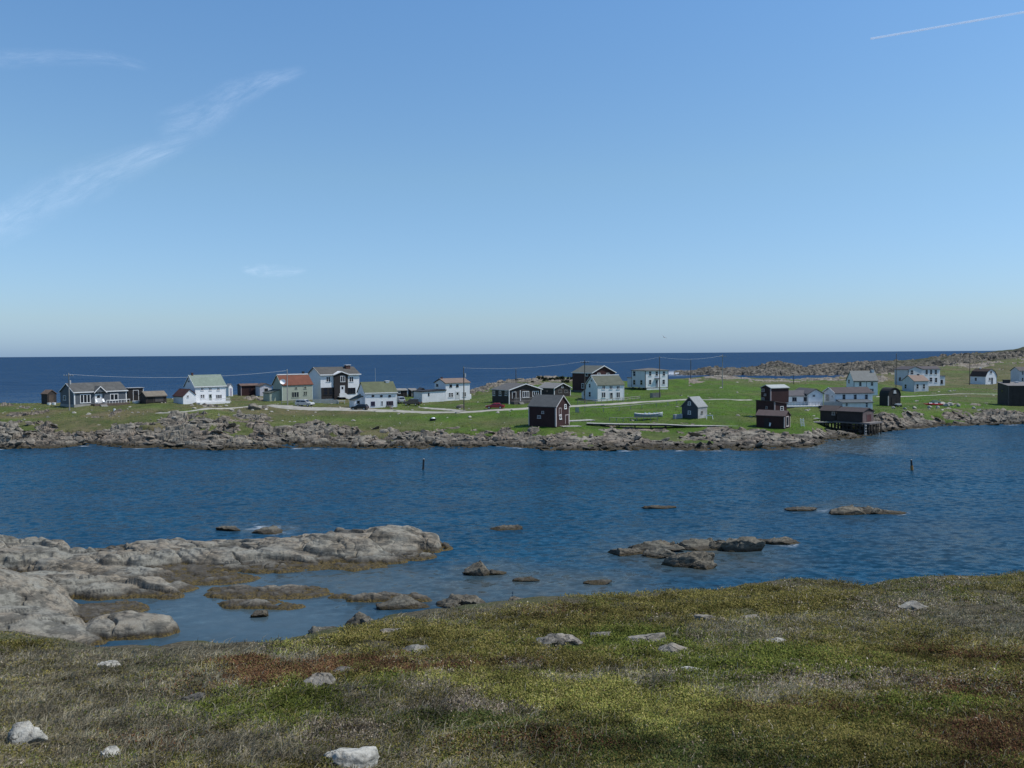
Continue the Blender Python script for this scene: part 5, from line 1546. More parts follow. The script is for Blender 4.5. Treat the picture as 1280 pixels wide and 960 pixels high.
# h18 boxy house
h, r = root_of('h18'); he, hr = h.hz(196), h.hz(177)
MB().box(0, h.W, 0, h.D, .62, he).build('wall', white_b, r)
o_ = .3; m = MB(); a, b = h.W, h.D
m.add([(-o_, -o_, he + .012), (a + o_, -o_, he + .012), (a + o_, b + o_, he + .012), (-o_, b + o_, he + .012), (-o_, -o_, he + .16), (a + o_, -o_, he + .16), (a + o_, b + o_, he + .16), (-o_, b + o_, he + .16), (a * .4, b * .5, hr), (a * .6, b * .5, hr)],
      [(0, 1, 2, 3), (0, 4, 5, 1), (1, 5, 6, 2), (2, 6, 7, 3), (3, 7, 4, 0), (4, 8, 9, 5), (5, 9, 6), (6, 9, 8, 7), (7, 8, 4)])
m.build('roof', shingle((0.15, .14, .13)), r)
nav = paint((0.03, .035, .05), .6, .1)
for x, y in ((0, 0), (h.W, 0), (0, h.D)): corner(h, x, y, he, nav, .16, .62)
for zx, zy in ((75, 215), (75, 278), (127, 280)): window(h, 'L', zx, zy, 19, 38)
for zx in (190, 238, 290): window(h, 'R', zx, 215, 21, 36)
window(h, 'R', 190, 277, 21, 36); window(h, 'R', 288, 275, 21, 36); door(h, 'R', 238, 286, 20, 54, paint((0.2, .2, .22), .6, .1))
MB().box(h.local(222, 255, 'R')[0], h.local(256, 255, 'R')[0], -.7, -.02, h.hz(254), h.hz(250)).build('door_hood', nav, r)
for x in (.15, h.W / 2, h.W - .4):
    for y in (.15, h.D / 2, h.D - .4): MB().box(x, x + .3, y, y + .3, -1.2, .62).build('stilt', DARKWOOD, r)
MB().box(.5, h.W - .2, -.01, .1, -.8, .4).build('skirting', white_c, r)
MB().box(.2, 3.6, h.D + .01, h.D + 3, .5, h.hz(252)).build('annex', white_c, r)
MB().box(0, 3.8, h.D + .02, h.D + 3.2, h.hz(252), h.hz(248)).build('annex_roof', shingle((0.15, .14, .13)), r)
# h19 grey shed
h, r = root_of('h19'); he, hr = h.hz(459), h.hz(391)
shell(h, r, 'u', 'gable', he, hr, paint((0.05, .058, .075), .7, .15, .15), shingle((0.27, .285, .285), .12), ov=.2); rake(h, 'L', 0, h.D, he, hr, paint((0.12, .13, .14), .7, .1), over=.2, off=.05)
MB().box(.02, h.W - .02, -.03, -.003, -.4, he - .06).build('side_cladding', paint((0.42, .42, .42), .8, .4, .3, True), r)
window(h, 'L', 476, 432, 22, 26, fr=.13); window(h, 'L', 476, 498, 22, 26, fr=.13); window(h, 'R', 566, 497, 14, 20, WOOD, off=-.03)
# h20 stepped store
h, r = root_of('h20'); m1 = h.hz(420)
S = h.W
MB().prism([(0, -1.6), (0, m1), (S, h.hz(438)), (S, -1.6)], 'y', 0, h.D).build('wall', maroon, r)
MB().prism([(-.15, m1 + .02), (S + .2, h.hz(438) - .01), (S + .2, h.hz(438) + .13), (-.15, m1 + .16)], 'y', -.2, h.D + .2).build('lower_roof', shingle((0.11, .085, .08)), r)
U0 = h.D * .26; he = h.hz(324); hr = h.hz(305); UD = h.D * .52; ux = .25; UW = 5.0
MB().prism([(U0, m1 - .4), (U0, he), (U0 + UD / 2, hr), (U0 + UD, he), (U0 + UD, m1 - .4)], 'x', ux, ux + UW).build('tower', maroon2, r)
ovp = [(U0 - .2, he - .06), (U0 + UD / 2, hr + .02), (U0 + UD + .2, he - .06), (U0 + UD + .2, he + .08), (U0 + UD / 2, hr + .16), (U0 - .2, he + .08)]
MB().prism(ovp, 'x', ux - .15, ux + UW + .15).build('tower_roof', paint((0.33, .35, .34), .7, .15), r)
pk = paint((0.34, .28, .28), .7, .15)
m = MB(); m.box(ux - .03, ux + .16, U0 - .04, U0, m1 + .1, he - .1); m.box(ux - .03, ux, U0, U0 + .18, m1 + .1, he - .1); m.build('corner_board', pk, r)
corner(h, 0, 0, m1 - .05, pk, .18)
for zx, zy, s in ((1012, 336, 22), (1027, 369, 17), (1010, 401, 23)): window(h, 'L', zx, zy, s, s, pk, 'cross', off=ux, fr=.12)
window(h, 'L', 1038, 462, 15, 20, pk, off=0); window(h, 'R', 1148, 468, 24, 32, TRIM, fr=.13)
# h20b
h, r = root_of('h20b'); he, hr = h.hz(526), h.hz(493)
shell(h, r, 'v', 'gable', he, hr, maroon2, shingle((0.115, .085, .08), .2), ov=.22); pk = paint((0.45, .4, .38), .7, .15)
corner(h, 0, 0, he - .1, pk, .16, 0); corner(h, h.W, 0, he - .1, pk, .16, 0); window(h, 'R', 1187, 562, 18, 74, pk, 'none', fr=.16); door(h, 'L', 1040, 575, 40, 70, darkb, darkb, glass=False)
m = MB()
for p in np.linspace(.2, h.D - .4, 5): m.box(.3, .6, p, p + .25, -2.4, -1.15)
m.build('shore', DARKWOOD, r)
# h21 white bungalow
h, r = root_of('h21'); he, hr = h.hz(378), h.hz(346)
shell(h, r, 'u', 'gable', he, hr, white_b, shingle((0.105, .10, .105), .15), ov=.35)
window(h, 'L', 315, 398, 12, 18); window(h, 'R', 425, 402, 32, 30, paint((0.1, .1, .11), .5, .1), 'double'); window(h, 'R', 508, 401, 32, 30, paint((0.1, .1, .11), .5, .1), 'double')
wx0, wx1 = h.local(528, 400, 'R', -1.0)[0], h.local(632, 400, 'R', -1.0)[0]; gz, ge = h.hz(331), h.hz(362)
MB().prism([(wx0, -1.2), (wx0, ge), ((wx0 + wx1) / 2, gz), (wx1, ge), (wx1, -1.2)], 'y', -1.0, h.D + 1).build('gable_wing', white_b, r)
k = (gz - ge) / ((wx1 - wx0) / 2)
MB().prism([(wx0 - .3, ge - .3 * k + .01), ((wx0 + wx1) / 2, gz + .01), (wx1 + .3, ge - .3 * k + .01), (wx1 + .3, ge - .3 * k + .15), ((wx0 + wx1) / 2, gz + .15), (wx0 - .3, ge - .3 * k + .15)], 'y', -1.3, h.D + 1.2).build('wing_roof', shingle((0.105, .10, .105), .15), r)
window(h, 'R', 566, 376, 22, 18, off=-1.0)
dk0, dk1 = h.local(360, 440, 'R', -2.6)[0], h.local(632, 440, 'R', -2.6)[0]; dz = h.hz(450) + .12
MB().box(dk0, dk1, -2.8, -1.01, dz - .25, dz).build('deck', TRIM, r)
m = MB(); m.box(dk0, dk1, -2.8, -2.72, dz + .85, dz + .93)
for q in np.linspace(dk0, dk1 - .1, 26): m.box(q, q + .06, -2.79, -2.73, dz, dz + .85)
m.build('railing', paint((0.3, .3, .3), .8, .2), r)
m = MB()
for q in np.linspace(dk0 + .1, dk1 - .3, 6): m.box(q, q + .2, -2.7, -2.5, -1.6, dz - .25)
m.build('deck_post', DARKWOOD, r)
# h22
h, r = root_of('h22'); he, hr = h.hz(358), h.hz(322)
shell(h, r, 'u', 'gable', he, hr, white_b, shingle((0.085, .07, .07), .15), ov=.35); rake(h, 'L', 0, h.D, he, hr)
for zx in (785, 867, 948): window(h, 'R', zx, 385, 24, 38, paint((0.5, .5, .52), .6, .1), 'sash', fr=.09)
door(h, 'L', 665, 388, 26, 50, paint((0.3, .32, .33), .6, .1)); window(h, 'L', 700, 380, 10, 14)
ax0, ax1, az = h.local(755, 450, 'R', -1.6)[0], h.local(972, 450, 'R', -1.6)[0], h.hz(424)
MB().box(ax0, ax1, -3.0, -.01, -1.5, az).build('annex', white_c, r)
MB().prism([(-3.3, az + .01), (-.012, az + .55), (-.012, az + .7), (-3.3, az + .15)], 'x', ax0 - .25, ax1 + .25).build('annex_roof', shingle((0.10, .115, .125), .15), r)
window(h, 'R', 805, 440, 20, 24, off=-3.0); window(h, 'R', 951, 440, 18, 40, off=-3.0)
MB().box(ax0 - 4.6, ax0 - .1, -3.2, -.3, -1.5, h.hz(445)).build('deck', paint((0.09, .08, .08), .9, .3), r)
m = MB(); q0 = h.hz(445); m.box(ax0 - 4.6, ax0 - .3, -3.2, -3.1, q0 + .95, q0 + 1.05); m.box(ax0 - 4.6, ax0 - .3, -3.2, -3.15, q0 + .1, q0 + .9); m.build('railing', paint((0.33, .33, .34), .8, .25, .14, True), r)
for k in range(4):
    pass
# h23
h, r = root_of('h23'); he, hr = h.hz(269), h.hz(200)
shell(h, r, 'u', 'gable', he, hr, white_b, shingle((0.20, .205, .195), .12), ov=.3); eave_board(h, 'R', -.2, h.W + .2, he - .08, paint((0.04, .045, .06), .6, .1))
window(h, 'R', 904, 291, 22, 34); window(h, 'R', 989, 290, 22, 30); window(h, 'R', 988, 336, 30, 26, style='double'); window(h, 'L', 822, 272, 12, 32); corner(h, 0, 0, he - .15, paint((0.07, .08, .1), .6, .1), .12)
q = h.local(950, 300, 'R')[0]; MB().box(q - .07, q + .07, -.03, -.003, 0, he - .2).build('downpipe', paint((0.07, .08, .1), .6, .1), r)
chimney(h, h.W * .93, h.D * .45, hr - .6, hr + .3, .7, TRIM)
# h24 stage
h, r = root_of('h24'); he, hr = h.hz(497), h.hz(473)
stg = paint((0.045, .034, .032), .8, .3, .16, True)
shell(h, r, 'v', 'gable', he, hr, stg, shingle((0.075, .06, .058), .2), ov=.25, fd=-.02)
MB().box(.02, h.W - .02, -.03, -.003, .05, he - .03).build('gable_cladding', paint((0.13, .095, .092), .8, .3, .18), r)
door(h, 'R', 966, 536, 34, 56, paint((0.075, .022, .022), .7, .2), paint((0.15, .11, .10), .7, .2), off=-.03, glass=False)
zb = float(h.o[2])
MB().box(-.5, h.W + .4, -1.7, h.D + .6, -.28, 0).build('deck', paint((0.17, .155, .15), .9, .3, .2), r)
for x in np.linspace(-.3, h.W + .1, 5):
    for y in np.linspace(-1.5, h.D + .3, 9):
        MB().tube((x, y, -zb - .6), (x + random.uniform(-.08, .08), y, -.28), .14, .12).build('piling', DARKWOOD, r)
m = MB()
for y in np.linspace(-1.5, h.D + .3, 6)[:-1]:
    dy = (h.D + 1.8) / 5
    m.tube((-.42, y, -zb + .5), (-.42, y + dy, -.5), .06); m.tube((-.42, y, -.5), (-.42, y + dy, -zb + .5), .06)
m.box(-.48, -.36, -1.6, h.D + .4, -.75, -.55); m.box(-.48, -.36, -1.6, h.D + .4, -1.6, -1.42)
m.build('bracing', DARKWOOD, r)
lx = h.local(940, 620, 'R', -1.75)[0]
m = MB(); m.box(lx - .3, lx - .24, -1.84, -1.76, -zb + .2, 0); m.box(lx + .24, lx + .3, -1.84, -1.76, -zb + .2, 0)
for z in np.arange(-zb + .5, -.1, .55): m.box(lx - .36, lx + .36, -1.9, -1.85, z, z + .1)
m.build('ladder', paint((0.36, .36, .35), .8, .3), r)
# h24b
h, r = root_of('h24b'); he, hr = h.hz(489), h.hz(457)
shell(h, r, 'v', 'gable', he, hr, brownb, shingle((0.085, .068, .064), .2), ov=.22, fd=.3); window(h, 'L', 709, 505, 24, 24, pk, fr=.14)
for p in np.linspace(.1, h.D - .3, 5): MB().box(.05, .3, p, p + .25, -3.4, -.3).build('piling', DARKWOOD, r)
for p in np.linspace(.1, h.D - .3, 3): MB().box(h.W - .3, h.W - .05, p, p + .25, -3.4, -.3).build('piling', DARKWOOD, r)
# h25 barn
h, r = root_of('h25'); he, hr = h.hz(378), h.hz(322)
shell(h, r, 'v', 'barrel', he, hr, darkb, shingle((0.036, .034, .034), .2), ov=.12); corner(h, 0, 0, he, pk, .2)
window(h, 'R', 1155, 348, 16, 20, TRIM, fr=.2); door(h, 'R', 1150, 412, 36, 56, brownb, brownb, glass=False)
# h26
pale = paint((0.56, .58, .60), .65, .12, .14); edge = paint((0.06, .055, .06), .7, .1)
h, r = root_of('h26'); he, hr = h.hz(186), h.hz(166)
shell(h, r, 'v', 'gable', he, hr, pale, shingle((0.09, .08, .085), .1), ov=.35)
window(h, 'L', 378, 255, 20, 30); window(h, 'R', 465, 206, 24, 34); corner(h, 0, 0, he - .1, edge, .14)
w2 = h.local(668, 250, 'R', .6)[0]
MB().box(h.W + .01, w2, .6, h.D * .8, -1.2, he - .05).build('wing', white_b, r)
MB().prism([(.3, he - .04), (h.D * .4, hr - .05), (h.D * .85, he - .04), (h.D * .85, he + .12), (h.D * .4, hr + .1), (.3, he + .12)], 'x', h.W - .2, w2 + .3).build('wing_roof', shingle((0.09, .08, .085), .1), r)
for zx in (572, 604, 638): window(h, 'R', zx, 204, 20, 36, off=.6)
window(h, 'R', 603, 259, 22, 34, off=.6); window(h, 'R', 640, 262, 20, 36, off=.6)
MB().box(w2 + .01, w2 + 2.6, .9, h.D * .6, -1.2, h.hz(238)).build('porch', pale, r); MB().box(w2 + .02, w2 + 2.8, .7, h.D * .63, h.hz(238), h.hz(234)).build('porch_roof', edge, r)
window_at(h, 'R', w2 + .6, w2 + 1.6, .9, 2.4, edge, off=.9)
# h26b
h, r = root_of('h26b'); he, hr = h.hz(269), h.hz(231)
shell(h, r, 'u', 'gable', he, hr, pale, shingle((0.23, .17, .14), .12), ov=.3); window(h, 'L', 419, 308, 18, 34); window(h, 'R', 505, 308, 20, 38); window(h, 'R', 552, 308, 20, 38)
corner(h, 0, 0, he - .1, paint((0.3, .31, .33), .6, .1), .12); chimney(h, h.W * .7, h.D * .5, hr - .3, hr + .35, .5, edge)
# h27
h, r = root_of('h27'); he, hr = h.hz(234), h.hz(183)
shell(h, r, 'v', 'gambrel', he, hr, white_b, shingle((0.062, .045, .036), .2), ov=.25); window(h, 'L', 930, 256, 18, 26); window(h, 'R', 1040, 204, 18, 22); window(h, 'R', 1031, 255, 14, 24); door(h, 'R', 1047, 266, 16, 48, paint((0.06, .08, .1), .6, .1))
corner(h, h.W, 0, he, edge, .1); chimney(h, h.W * .5, h.D * .7, hr - .3, hr + .25, .5, TRIM)
# h28
h, r = root_of('h28'); he, hr = h.hz(306), h.hz(290)
shell(h, r, 'u', 'shed', he, hr + .1, brownb, shingle((0.20, .185, .175), .15), ov=.25); corner(h, 0, 0, he - .05, paint((0.09, .075, .072), .8, .2), .16)
door(h, 'R', 1225, 385, 50, 110, brownb, brownb, glass=False); window(h, 'L', 1120, 340, 14, 20, brownb, off=0)
chimney(h, 1.5, h.D * .75, he, h.hz(268), 1.4, paint((0.045, .045, .048), .9, .3)); chimney(h, 4.2, h.D * .8, he, h.hz(282), .7, TRIM)
# h29
h, r = root_of('h29'); he, hr = h.hz(195), h.hz(170)
shell(h, r, 'u', 'gable', he, hr, pale, shingle((0.12, .11, .11)), ov=.3); window_at(h, 'R', .8, 1.7, 3.2, 4.6); window_at(h, 'R', .8, 1.7, .8, 2.2)

# ------------------------------------------------------------------ bushes on the ridge behind the brown houses
LEAFD = plain('dark_leaf', (0.030, .038, .016), .8, 0, .2, .4)
_bm = []
for k in range(3):
    r_ = np.random.default_rng(40 + k); n = 260
    c = r_.normal(size=(n, 3)); c /= np.linalg.norm(c, axis=1)[:, None]; c *= (r_.random((n, 1)) ** .4) * np.array([[1.25, .8, .6]]); c[:, 2] = np.abs(c[:, 2]) + .1
    c += 0.25 * np.sign(np.sin(c * 5 + k))
    a = r_.normal(size=(n, 3)) * .16; b = r_.normal(size=(n, 3)) * .16
    V = np.stack([c - a, c + b, c + a, c - b], 1).reshape(-1, 3)
    o = raw_object('bush', V, np.arange(n * 4).reshape(-1, 4), LEAFD); _bm.append(o.data); bpy.data.objects.remove(o)
for k, (px, py, s) in enumerate([(600, 484, .8), (612, 480, .9), (624, 478, 1.0), (634, 474, .8), (648, 474, 1.0), (655, 479, .9), (676, 472, 1.3), (684, 474, 1.5), (692, 473, 1.6), (700, 473, 1.3), (707, 476, 1.2), (666, 476, .9), (712, 472, 1.0), (640, 479, .7)]):
    q = ground_pt(px, py + 2, 240, 340)
    o = bpy.data.objects.new('bush', _bm[k % 3]); C.objects.link(o); o.location = (q[0], q[1], land_z(q[0], q[1]) - .15); o.scale = (s, s, s * .9); o.rotation_euler = (0, 0, k * 1.3)
    tag(o, 'low dark bush on the stony ridge behind the dark brown houses', 'bush', 'dark bushes on the ridge')

# ------------------------------------------------------------------ poles, wires
POLE = paint((0.10, .088, .075), .85, .3)
PALEPOLE = paint((0.30, .29, .27), .85, .25)
POLES = [ # px, y top, y base, distance, crossarm, label
 (87, 466, 517, 195, True, 'pale utility pole in front of the grey bungalow', PALEPOLE),
 (359.5, 461.5, 506, 214, False, 'thin utility pole in front of the green house', PALEPOLE),
 (580, 458, 512, 204, False, 'dark utility pole beside the road in front of the brown roofed white house', POLE),
 (645, 460, 481, 262, False, 'thin dark pole rising behind the brown house with the front gable', POLE),
 (731, 450, 503, 220, True, 'utility pole beside the olive roofed white house', POLE),
 (824.5, 445, 502, 236, False, 'tall dark pole in front of the stilted white house', POLE),
 (863.5, 449, 475, 296, False, 'dark pole on the grass ridge right of the stilted white house', POLE),
 (903, 443, 489, 262, True, 'slender pole with crossarm above the small grey shed', PALEPOLE),
 (992, 468, 481, 290, False, 'short dark pole in the grass left of the wharf houses', POLE),
 (1120, 441.5, 487, 300, False, 'thin pole at the left corner of the large pale house', POLE),
 (1212, 443, 481, 318, False, 'thin pole beside the gambrel roofed house', POLE),
]
tops = {}
metal_d = plain('dark_metal', (0.05, .05, .05), .4, .8)
for (px, yt, yb, d, arm, lb, pm) in POLES:
    p = at(px, yb, d); zg = land_z(p[0], p[1])
    top = at(px, yt, d)[2]
    e = empty('utility_pole', (p[0], p[1], zg)); tag(e, lb, 'utility pole', 'utility poles of the village')
    hh = top - zg
    MB().tube((0, 0, -1.0), (0, 0, hh), .15, .10, 10).build('pole', pm, e)
    if arm:
        ar = MB().box(-1.1, 1.1, -.16, -.04, hh - .75, hh - .6).build('crossarm', pm, e)
        for q in (-1.0, -.45, .45, 1.0): MB().tube((q, -.1, hh - .6), (q, -.1, hh - .38), .05, .035).build('insulator', plain('insulator', (0.5, .5, .48), .3), ar)
    else:
        MB().tube((0, -.1, hh - .3), (0, -.1, hh - .05), .05, .035).build('insulator', plain('insulator', (0.5, .5, .48), .3), e)
    if px in (87, 580): MB().tube((.32, -.1, hh - 2.6), (.32, -.1, hh - 1.7), .22, .22, 12).build('transformer', plain('grey_can', (0.35, .36, .37), .5), e)
    tops[px] = np.array([p[0], p[1], top - .35])
WIRE = plain('wire', (0.30, .31, .32), .5, .3)
WIRE2 = plain('wire_bright', (0.55, .57, .6), .4, .3)
for a, b, sag, rr, mm, lb in ((87, 359.5, 1.2, .036, WIRE2, 'pale overhead wire strung across the sea from the bungalow pole to the green house pole'),
                              (580, 731, .8, .022, WIRE, 'overhead wire between the road pole and the pole by the olive roofed house'),
                              (731, 824.5, .7, .018, WIRE, 'overhead wire from the olive roofed house to the stilted house pole'),
                              (824.5, 903, .8, .022, WIRE2, 'overhead wire crossing the sea right of the stilted house')):
    P0, P1 = tops[a], tops[b]
    pts = [tuple(P0 * (1 - w) + P1 * w - np.array([0, 0, sag * 4 * w * (1 - w)])) for w in np.linspace(0, 1, 24)]
    tag(MB().path(pts, rr).build('overhead_wire', mm, None, True), lb, 'wire')

# ------------------------------------------------------------------ cars
RUB = plain('tyre_rubber', (0.015, .015, .016), .85); RIM = plain('wheel_rim', (0.45, .46, .47), .35, .8)
def carpaint(c):
    t = NT("car_paint"); t.col(c); t.set(0.28, 0, 0.5); t.p.inputs['Coat Weight'].default_value = .4
    return t.m
def car(label, cat, px, py, d, heading, colour, kind='sedan', name='parked_car'):
    p = at(px, py, d); zg = land_z(p[0], p[1])
    e = empty(name, (p[0], p[1], zg + .06), math.radians(heading)); tag(e, label, cat, 'cars parked in the village')
    L, Wd = (4.5, 1.76) if kind != 'suv' else (4.6, 1.85)
    if kind == 'sedan':
        low = [(-2.2, .28), (-2.25, .6), (-2.15, .88), (-1.35, .95), (1.0, .93), (1.95, .80), (2.22, .62), (2.22, .3)]
        cab = [(-1.75, .93), (-1.1, 1.38), (.25, 1.40), (1.05, .92)]
    elif kind == 'suv':
        low = [(-2.25, .35), (-2.3, .7), (-2.25, 1.08), (1.1, 1.08), (2.1, .98), (2.3, .75), (2.28, .38)]
        cab = [(-2.2, 1.07), (-2.0, 1.72), (.35, 1.74), (1.15, 1.07)]
    else:
        low = [(-1.95, .3), (-2.0, .65), (-1.9, .95), (1.0, .95), (1.8, .84), (2.05, .62), (2.03, .3)]
        cab = [(-1.9, .94), (-1.55, 1.42), (.2, 1.45), (1.0, .94)]
    m = MB().prism(low, 'y', -Wd / 2, Wd / 2); body = m.build('body', carpaint(colour), e, False, .07)
    n = len(cab); v = []
    for s, k in ((-1, 1), (1, 1)):
        for i, (x, z) in enumerate(cab):
            inset = .05 if z < 1.1 else .2
            v.append((x, s * (Wd / 2 - inset), z))
    f = [(i, (i + 1) % n, n + (i + 1) % n, n + i) for i in range(n)] + [tuple(range(n - 1, -1, -1)), tuple(range(n, 2 * n))]
    MB().add(v, f).build('roof', carpaint(colour), body, False, .05)
    # glazing: side panes and screens slightly proud
    for s in (-1, 1):
        yb_, yt_ = s * (Wd / 2 - .045), s * (Wd / 2 - .185)
        def pane(x0, x1, x2, x3): MB().add([(x0, yb_, cab[0][1] + .05), (x1, yb_, cab[0][1] + .05), (x2, yt_, cab[1][1] - .09), (x3, yt_, cab[1][1] - .09), (x0, yb_ - s * .02, cab[0][1] + .05), (x1, yb_ - s * .02, cab[0][1] + .05), (x2, yt_ - s * .02, cab[1][1] - .09), (x3, yt_ - s * .02, cab[1][1] - .09)],
                                           [(0, 1, 2, 3), (7, 6, 5, 4), (0, 4, 5, 1), (1, 5, 6, 2), (2, 6, 7, 3), (3, 7, 4, 0)]).build('side_window', glass_mat(), body)
        xm = (cab[1][0] + cab[2][0]) / 2
        pane(cab[0][0] + .3, xm - .06, xm - .06, cab[1][0] + .12); pane(xm + .06, cab[3][0] - .22, cab[2][0] - .08, xm + .06)
    for (a, b, sg) in ((cab[3], cab[2], 1), (cab[0], cab[1], -1)):
        dx, dz = b[0] - a[0], b[1] - a[1]
        v = []
        for w, yy in ((.12, Wd / 2 - .18), (.86, Wd / 2 - .3)):
            for s in (-1, 1):
                for e_ in (.012, -.02): v.append((a[0] + dx * w + sg * e_, s * yy, a[1] + dz * w + e_ * .5))
        MB().add(v, [(0, 2, 6, 4), (1, 5, 7, 3), (0, 1, 3, 2), (4, 6, 7, 5), (0, 4, 5, 1), (2, 3, 7, 6)]).build('windscreen' if sg > 0 else 'rear_window', glass_mat(), body)
    for x in (-1.35, 1.35):
        for s in (-1, 1):
            w = MB().tube((x, s * (Wd / 2 - .2), .33), (x, s * (Wd / 2 + .02), .33), .33, .33, 20).build('wheel', RUB, e)
            MB().tube((x, s * (Wd / 2 + .02), .33), (x, s * (Wd / 2 + .04), .33), .2, .2, 14).build('rim', RIM, w)
    fx, bx_ = low[-2][0], low[1][0]
    for s in (-1, 1):
        MB().box(fx - .12, fx + .015, s * .62 - .16, s * .62 + .16, .62, .74).build('headlight', plain('lamp_clear', (0.7, .7, .72), .15), e)
        MB().box(bx_ - .02, bx_ + .12, s * .68 - .12, s * .68 + .12, .68, .84).build('tail_light', plain('lamp_red', (0.25, .01, .01), .25), e)
    MB().box(fx - .05, fx + .05, -.8, .8, .34, .5).build('bumper', plain('bumper_black', (0.03, .03, .032), .6), e)
    return e
car('white off-roader parked beside the green house', 'car', 381, 508, 213, -18, (0.42, .42, .40), 'suv')
car('black hatchback on the road in front of the moss roofed cottage', 'car', 450, 511.5, 203, 168, (0.012, .013, .015), 'hatch')
car('dark estate car with silver rear on the driveway right of the moss roofed cottage', 'car', 515.5, 508, 220, 160, (0.020, .024, .028), 'suv')
car('silver grey vehicle half hidden behind the right end of the moss roofed cottage', 'car', 499.5, 505.5, 228, 115, (0.30, .31, .32), 'suv')
car('red saloon car parked beside the road left of the brown gabled house', 'car', 619, 511, 203.5, 172, (0.22, .012, .02), 'sedan')

# ------------------------------------------------------------------ fences, rails, walks
def slat_rail(name, label, cat, pts, h, mat, gap=2.2, rails=1, posts=True):
    P = [ground_pt(*p) for p in pts]
    P = np.array(P); seg = np.concatenate([[0], np.cumsum(np.linalg.norm(np.diff(P[:, :2], axis=0), axis=1))])
    n = max(2, int(seg[-1] / gap) + 1)
    s = np.linspace(0, seg[-1], n)
    X = np.interp(s, seg, P[:, 0]); Y = np.interp(s, seg, P[:, 1])
    Zg = np.array([land_z(a, b) for a, b in zip(X, Y)])
    e = empty(name, (X[0], Y[0], Zg[0])); tag(e, label, cat)
    o = np.array([X[0], Y[0], Zg[0]])
    Q = np.stack([X, Y, Zg], 1) - o
    for q in Q: MB().box(q[0] - .06, q[0] + .06, q[1] - .06, q[1] + .06, q[2] - .4, q[2] + h + .05).build('post', mat, e)
    for k in range(rails):
        zz = h * (1 - k * .45)
        for a, b in zip(Q[:-1], Q[1:]):
            MB().tube(a + np.array([0, -.09, zz]), b + np.array([0, -.09, zz]), .06, .06, 6).build('rail', mat, e)
    return e
slat_rail('rail_fence', 'weathered single rail fence crossing the green below the road', 'fence', [(731, 514), (752, 515), (772, 514), (805, 510), (828, 508.5), (846, 506)], 1.0, PALEPOLE, 4.0, 1)
slat_rail('rail_fence', 'grey wire and post fence in front of the olive roofed white house', 'fence', [(722, 505.5), (745, 505), (775, 502.5), (800, 500)], 1.0, WOOD, 2.2, 2)
slat_rail('rail_fence', 'low pale fence in front of the green house and the tall white house', 'fence', [(352, 506), (375, 504.5)], 0.9, PALEPOLE, 1.2, 2)

def board_wall(name, label, cat, a, b, d0, d1, y0, y1, mat, h, th=.12):
    p = at(a, y0, d0); q = at(b, y1, d1)
    e = empty(name, (p[0], p[1], land_z(p[0], p[1]))); tag(e, label, cat)
    v = q - p; L = math.hypot(v[0], v[1]); e.rotation_euler = (0, 0, math.atan2(v[1], v[0]))
    dz = land_z(q[0], q[1]) - e.location[2]
    m = MB(); n = max(2, int(L / .17))
    for k in range(n):
        x = L * k / n
        m.box(x, x + L / n * .82, -.02, .02, dz * k / n - .2, dz * k / n + h)
    m.build('boards', mat, e)
    for k in range(int(L / 2) + 1):
        x = min(L, 2.0 * k); MB().box(x - .05, x + .05, .03, .13, dz * x / L - .4, dz * x / L + h + .06).build('post', mat, e)
    return e
board_wall('board_fence', 'low pale board fence in front of the tall white house with the stairs', 'fence', 391, 423, 221, 222, 506, 506, paint((0.42, .43, .42), .8, .2), 1.0)
board_wall('board_fence', 'short grey slatted fence by the pole in front of the stilted house', 'fence', 813, 826, 236, 237, 502, 502, paint((0.19, .19, .2), .9, .25), 1.3)
board_wall('board_fence', 'small grey slatted screen right of the maroon shoreline shed', 'fence', 719.5, 724, 192, 192, 517, 517, paint((0.25, .27, .27), .9, .2), 1.2)

def boardwalk(name, label, pts, width, z_under=1.4, mat=None, cat='boardwalk'):
    """pts: (px, py, d) along the front edge of the deck."""
    P = np.array([at(*p) for p in pts])
    e = empty(name, P[0]); tag(e, label, cat)
    Q = P - P[0]
    m = MB()
    for a, b in zip(Q[:-1], Q[1:]):
        v = b - a; L = np.linalg.norm(v[:2]); nrm = np.array([-v[1], v[0], 0]) / L * width
        n = max(1, int(L / .22))
        for k in range(n):
            s = a + v * k / n; t = a + v * (k + .9) / n; dn = np.array([0, 0, .12])
            j = random.uniform(-.06, .06) * nrm
            m.add([s - dn + j, t - dn + j, t + nrm - dn + j, s + nrm - dn + j, s + j, t + j, t + nrm + j, s + nrm + j], [(0, 3, 2, 1), (4, 5, 6, 7), (0, 1, 5, 4), (1, 2, 6, 5), (2, 3, 7, 6), (3, 0, 4, 7)])
    m.build('planks', mat or paint((0.42, .40, .365), .85, .25), e)
    for a, b in zip(Q[:-1], Q[1:]):
        v = b - a; L = np.linalg.norm(v[:2]); nrm = np.array([-v[1], v[0], 0]) / L * width
        mb = MB(); k0 = np.array([0, 0, .13]); k1 = np.array([0, 0, .36])
        for w in (.12, .85):
            s = a + nrm * w; t = b + nrm * w; wd = nrm * .1
            mb.add([s - k0, t - k0, t + wd - k0, s + wd - k0, s - k1, t - k1, t + wd - k1, s + wd - k1], [(0, 1, 2, 3), (7, 6, 5, 4), (0, 4, 5, 1), (1, 5, 6, 2), (2, 6, 7, 3), (3, 7, 4, 0)])
        mb.build('joist', DARKWOOD, e)
        n = max(2, int(L / 2.4))
        for k in range(n):
            for w in (.16, .9):
                s = a + v * (k + .2) / n + nrm * w
                g = P[0] + s; zz = land_z(g[0], g[1]) - P[0][2] - .3
                if zz < s[2] - .2: MB().box(s[0] - .09, s[0] + .09, s[1] - .09, s[1] + .09, zz, s[2] - .13).build('post', DARKWOOD, e)
    return e
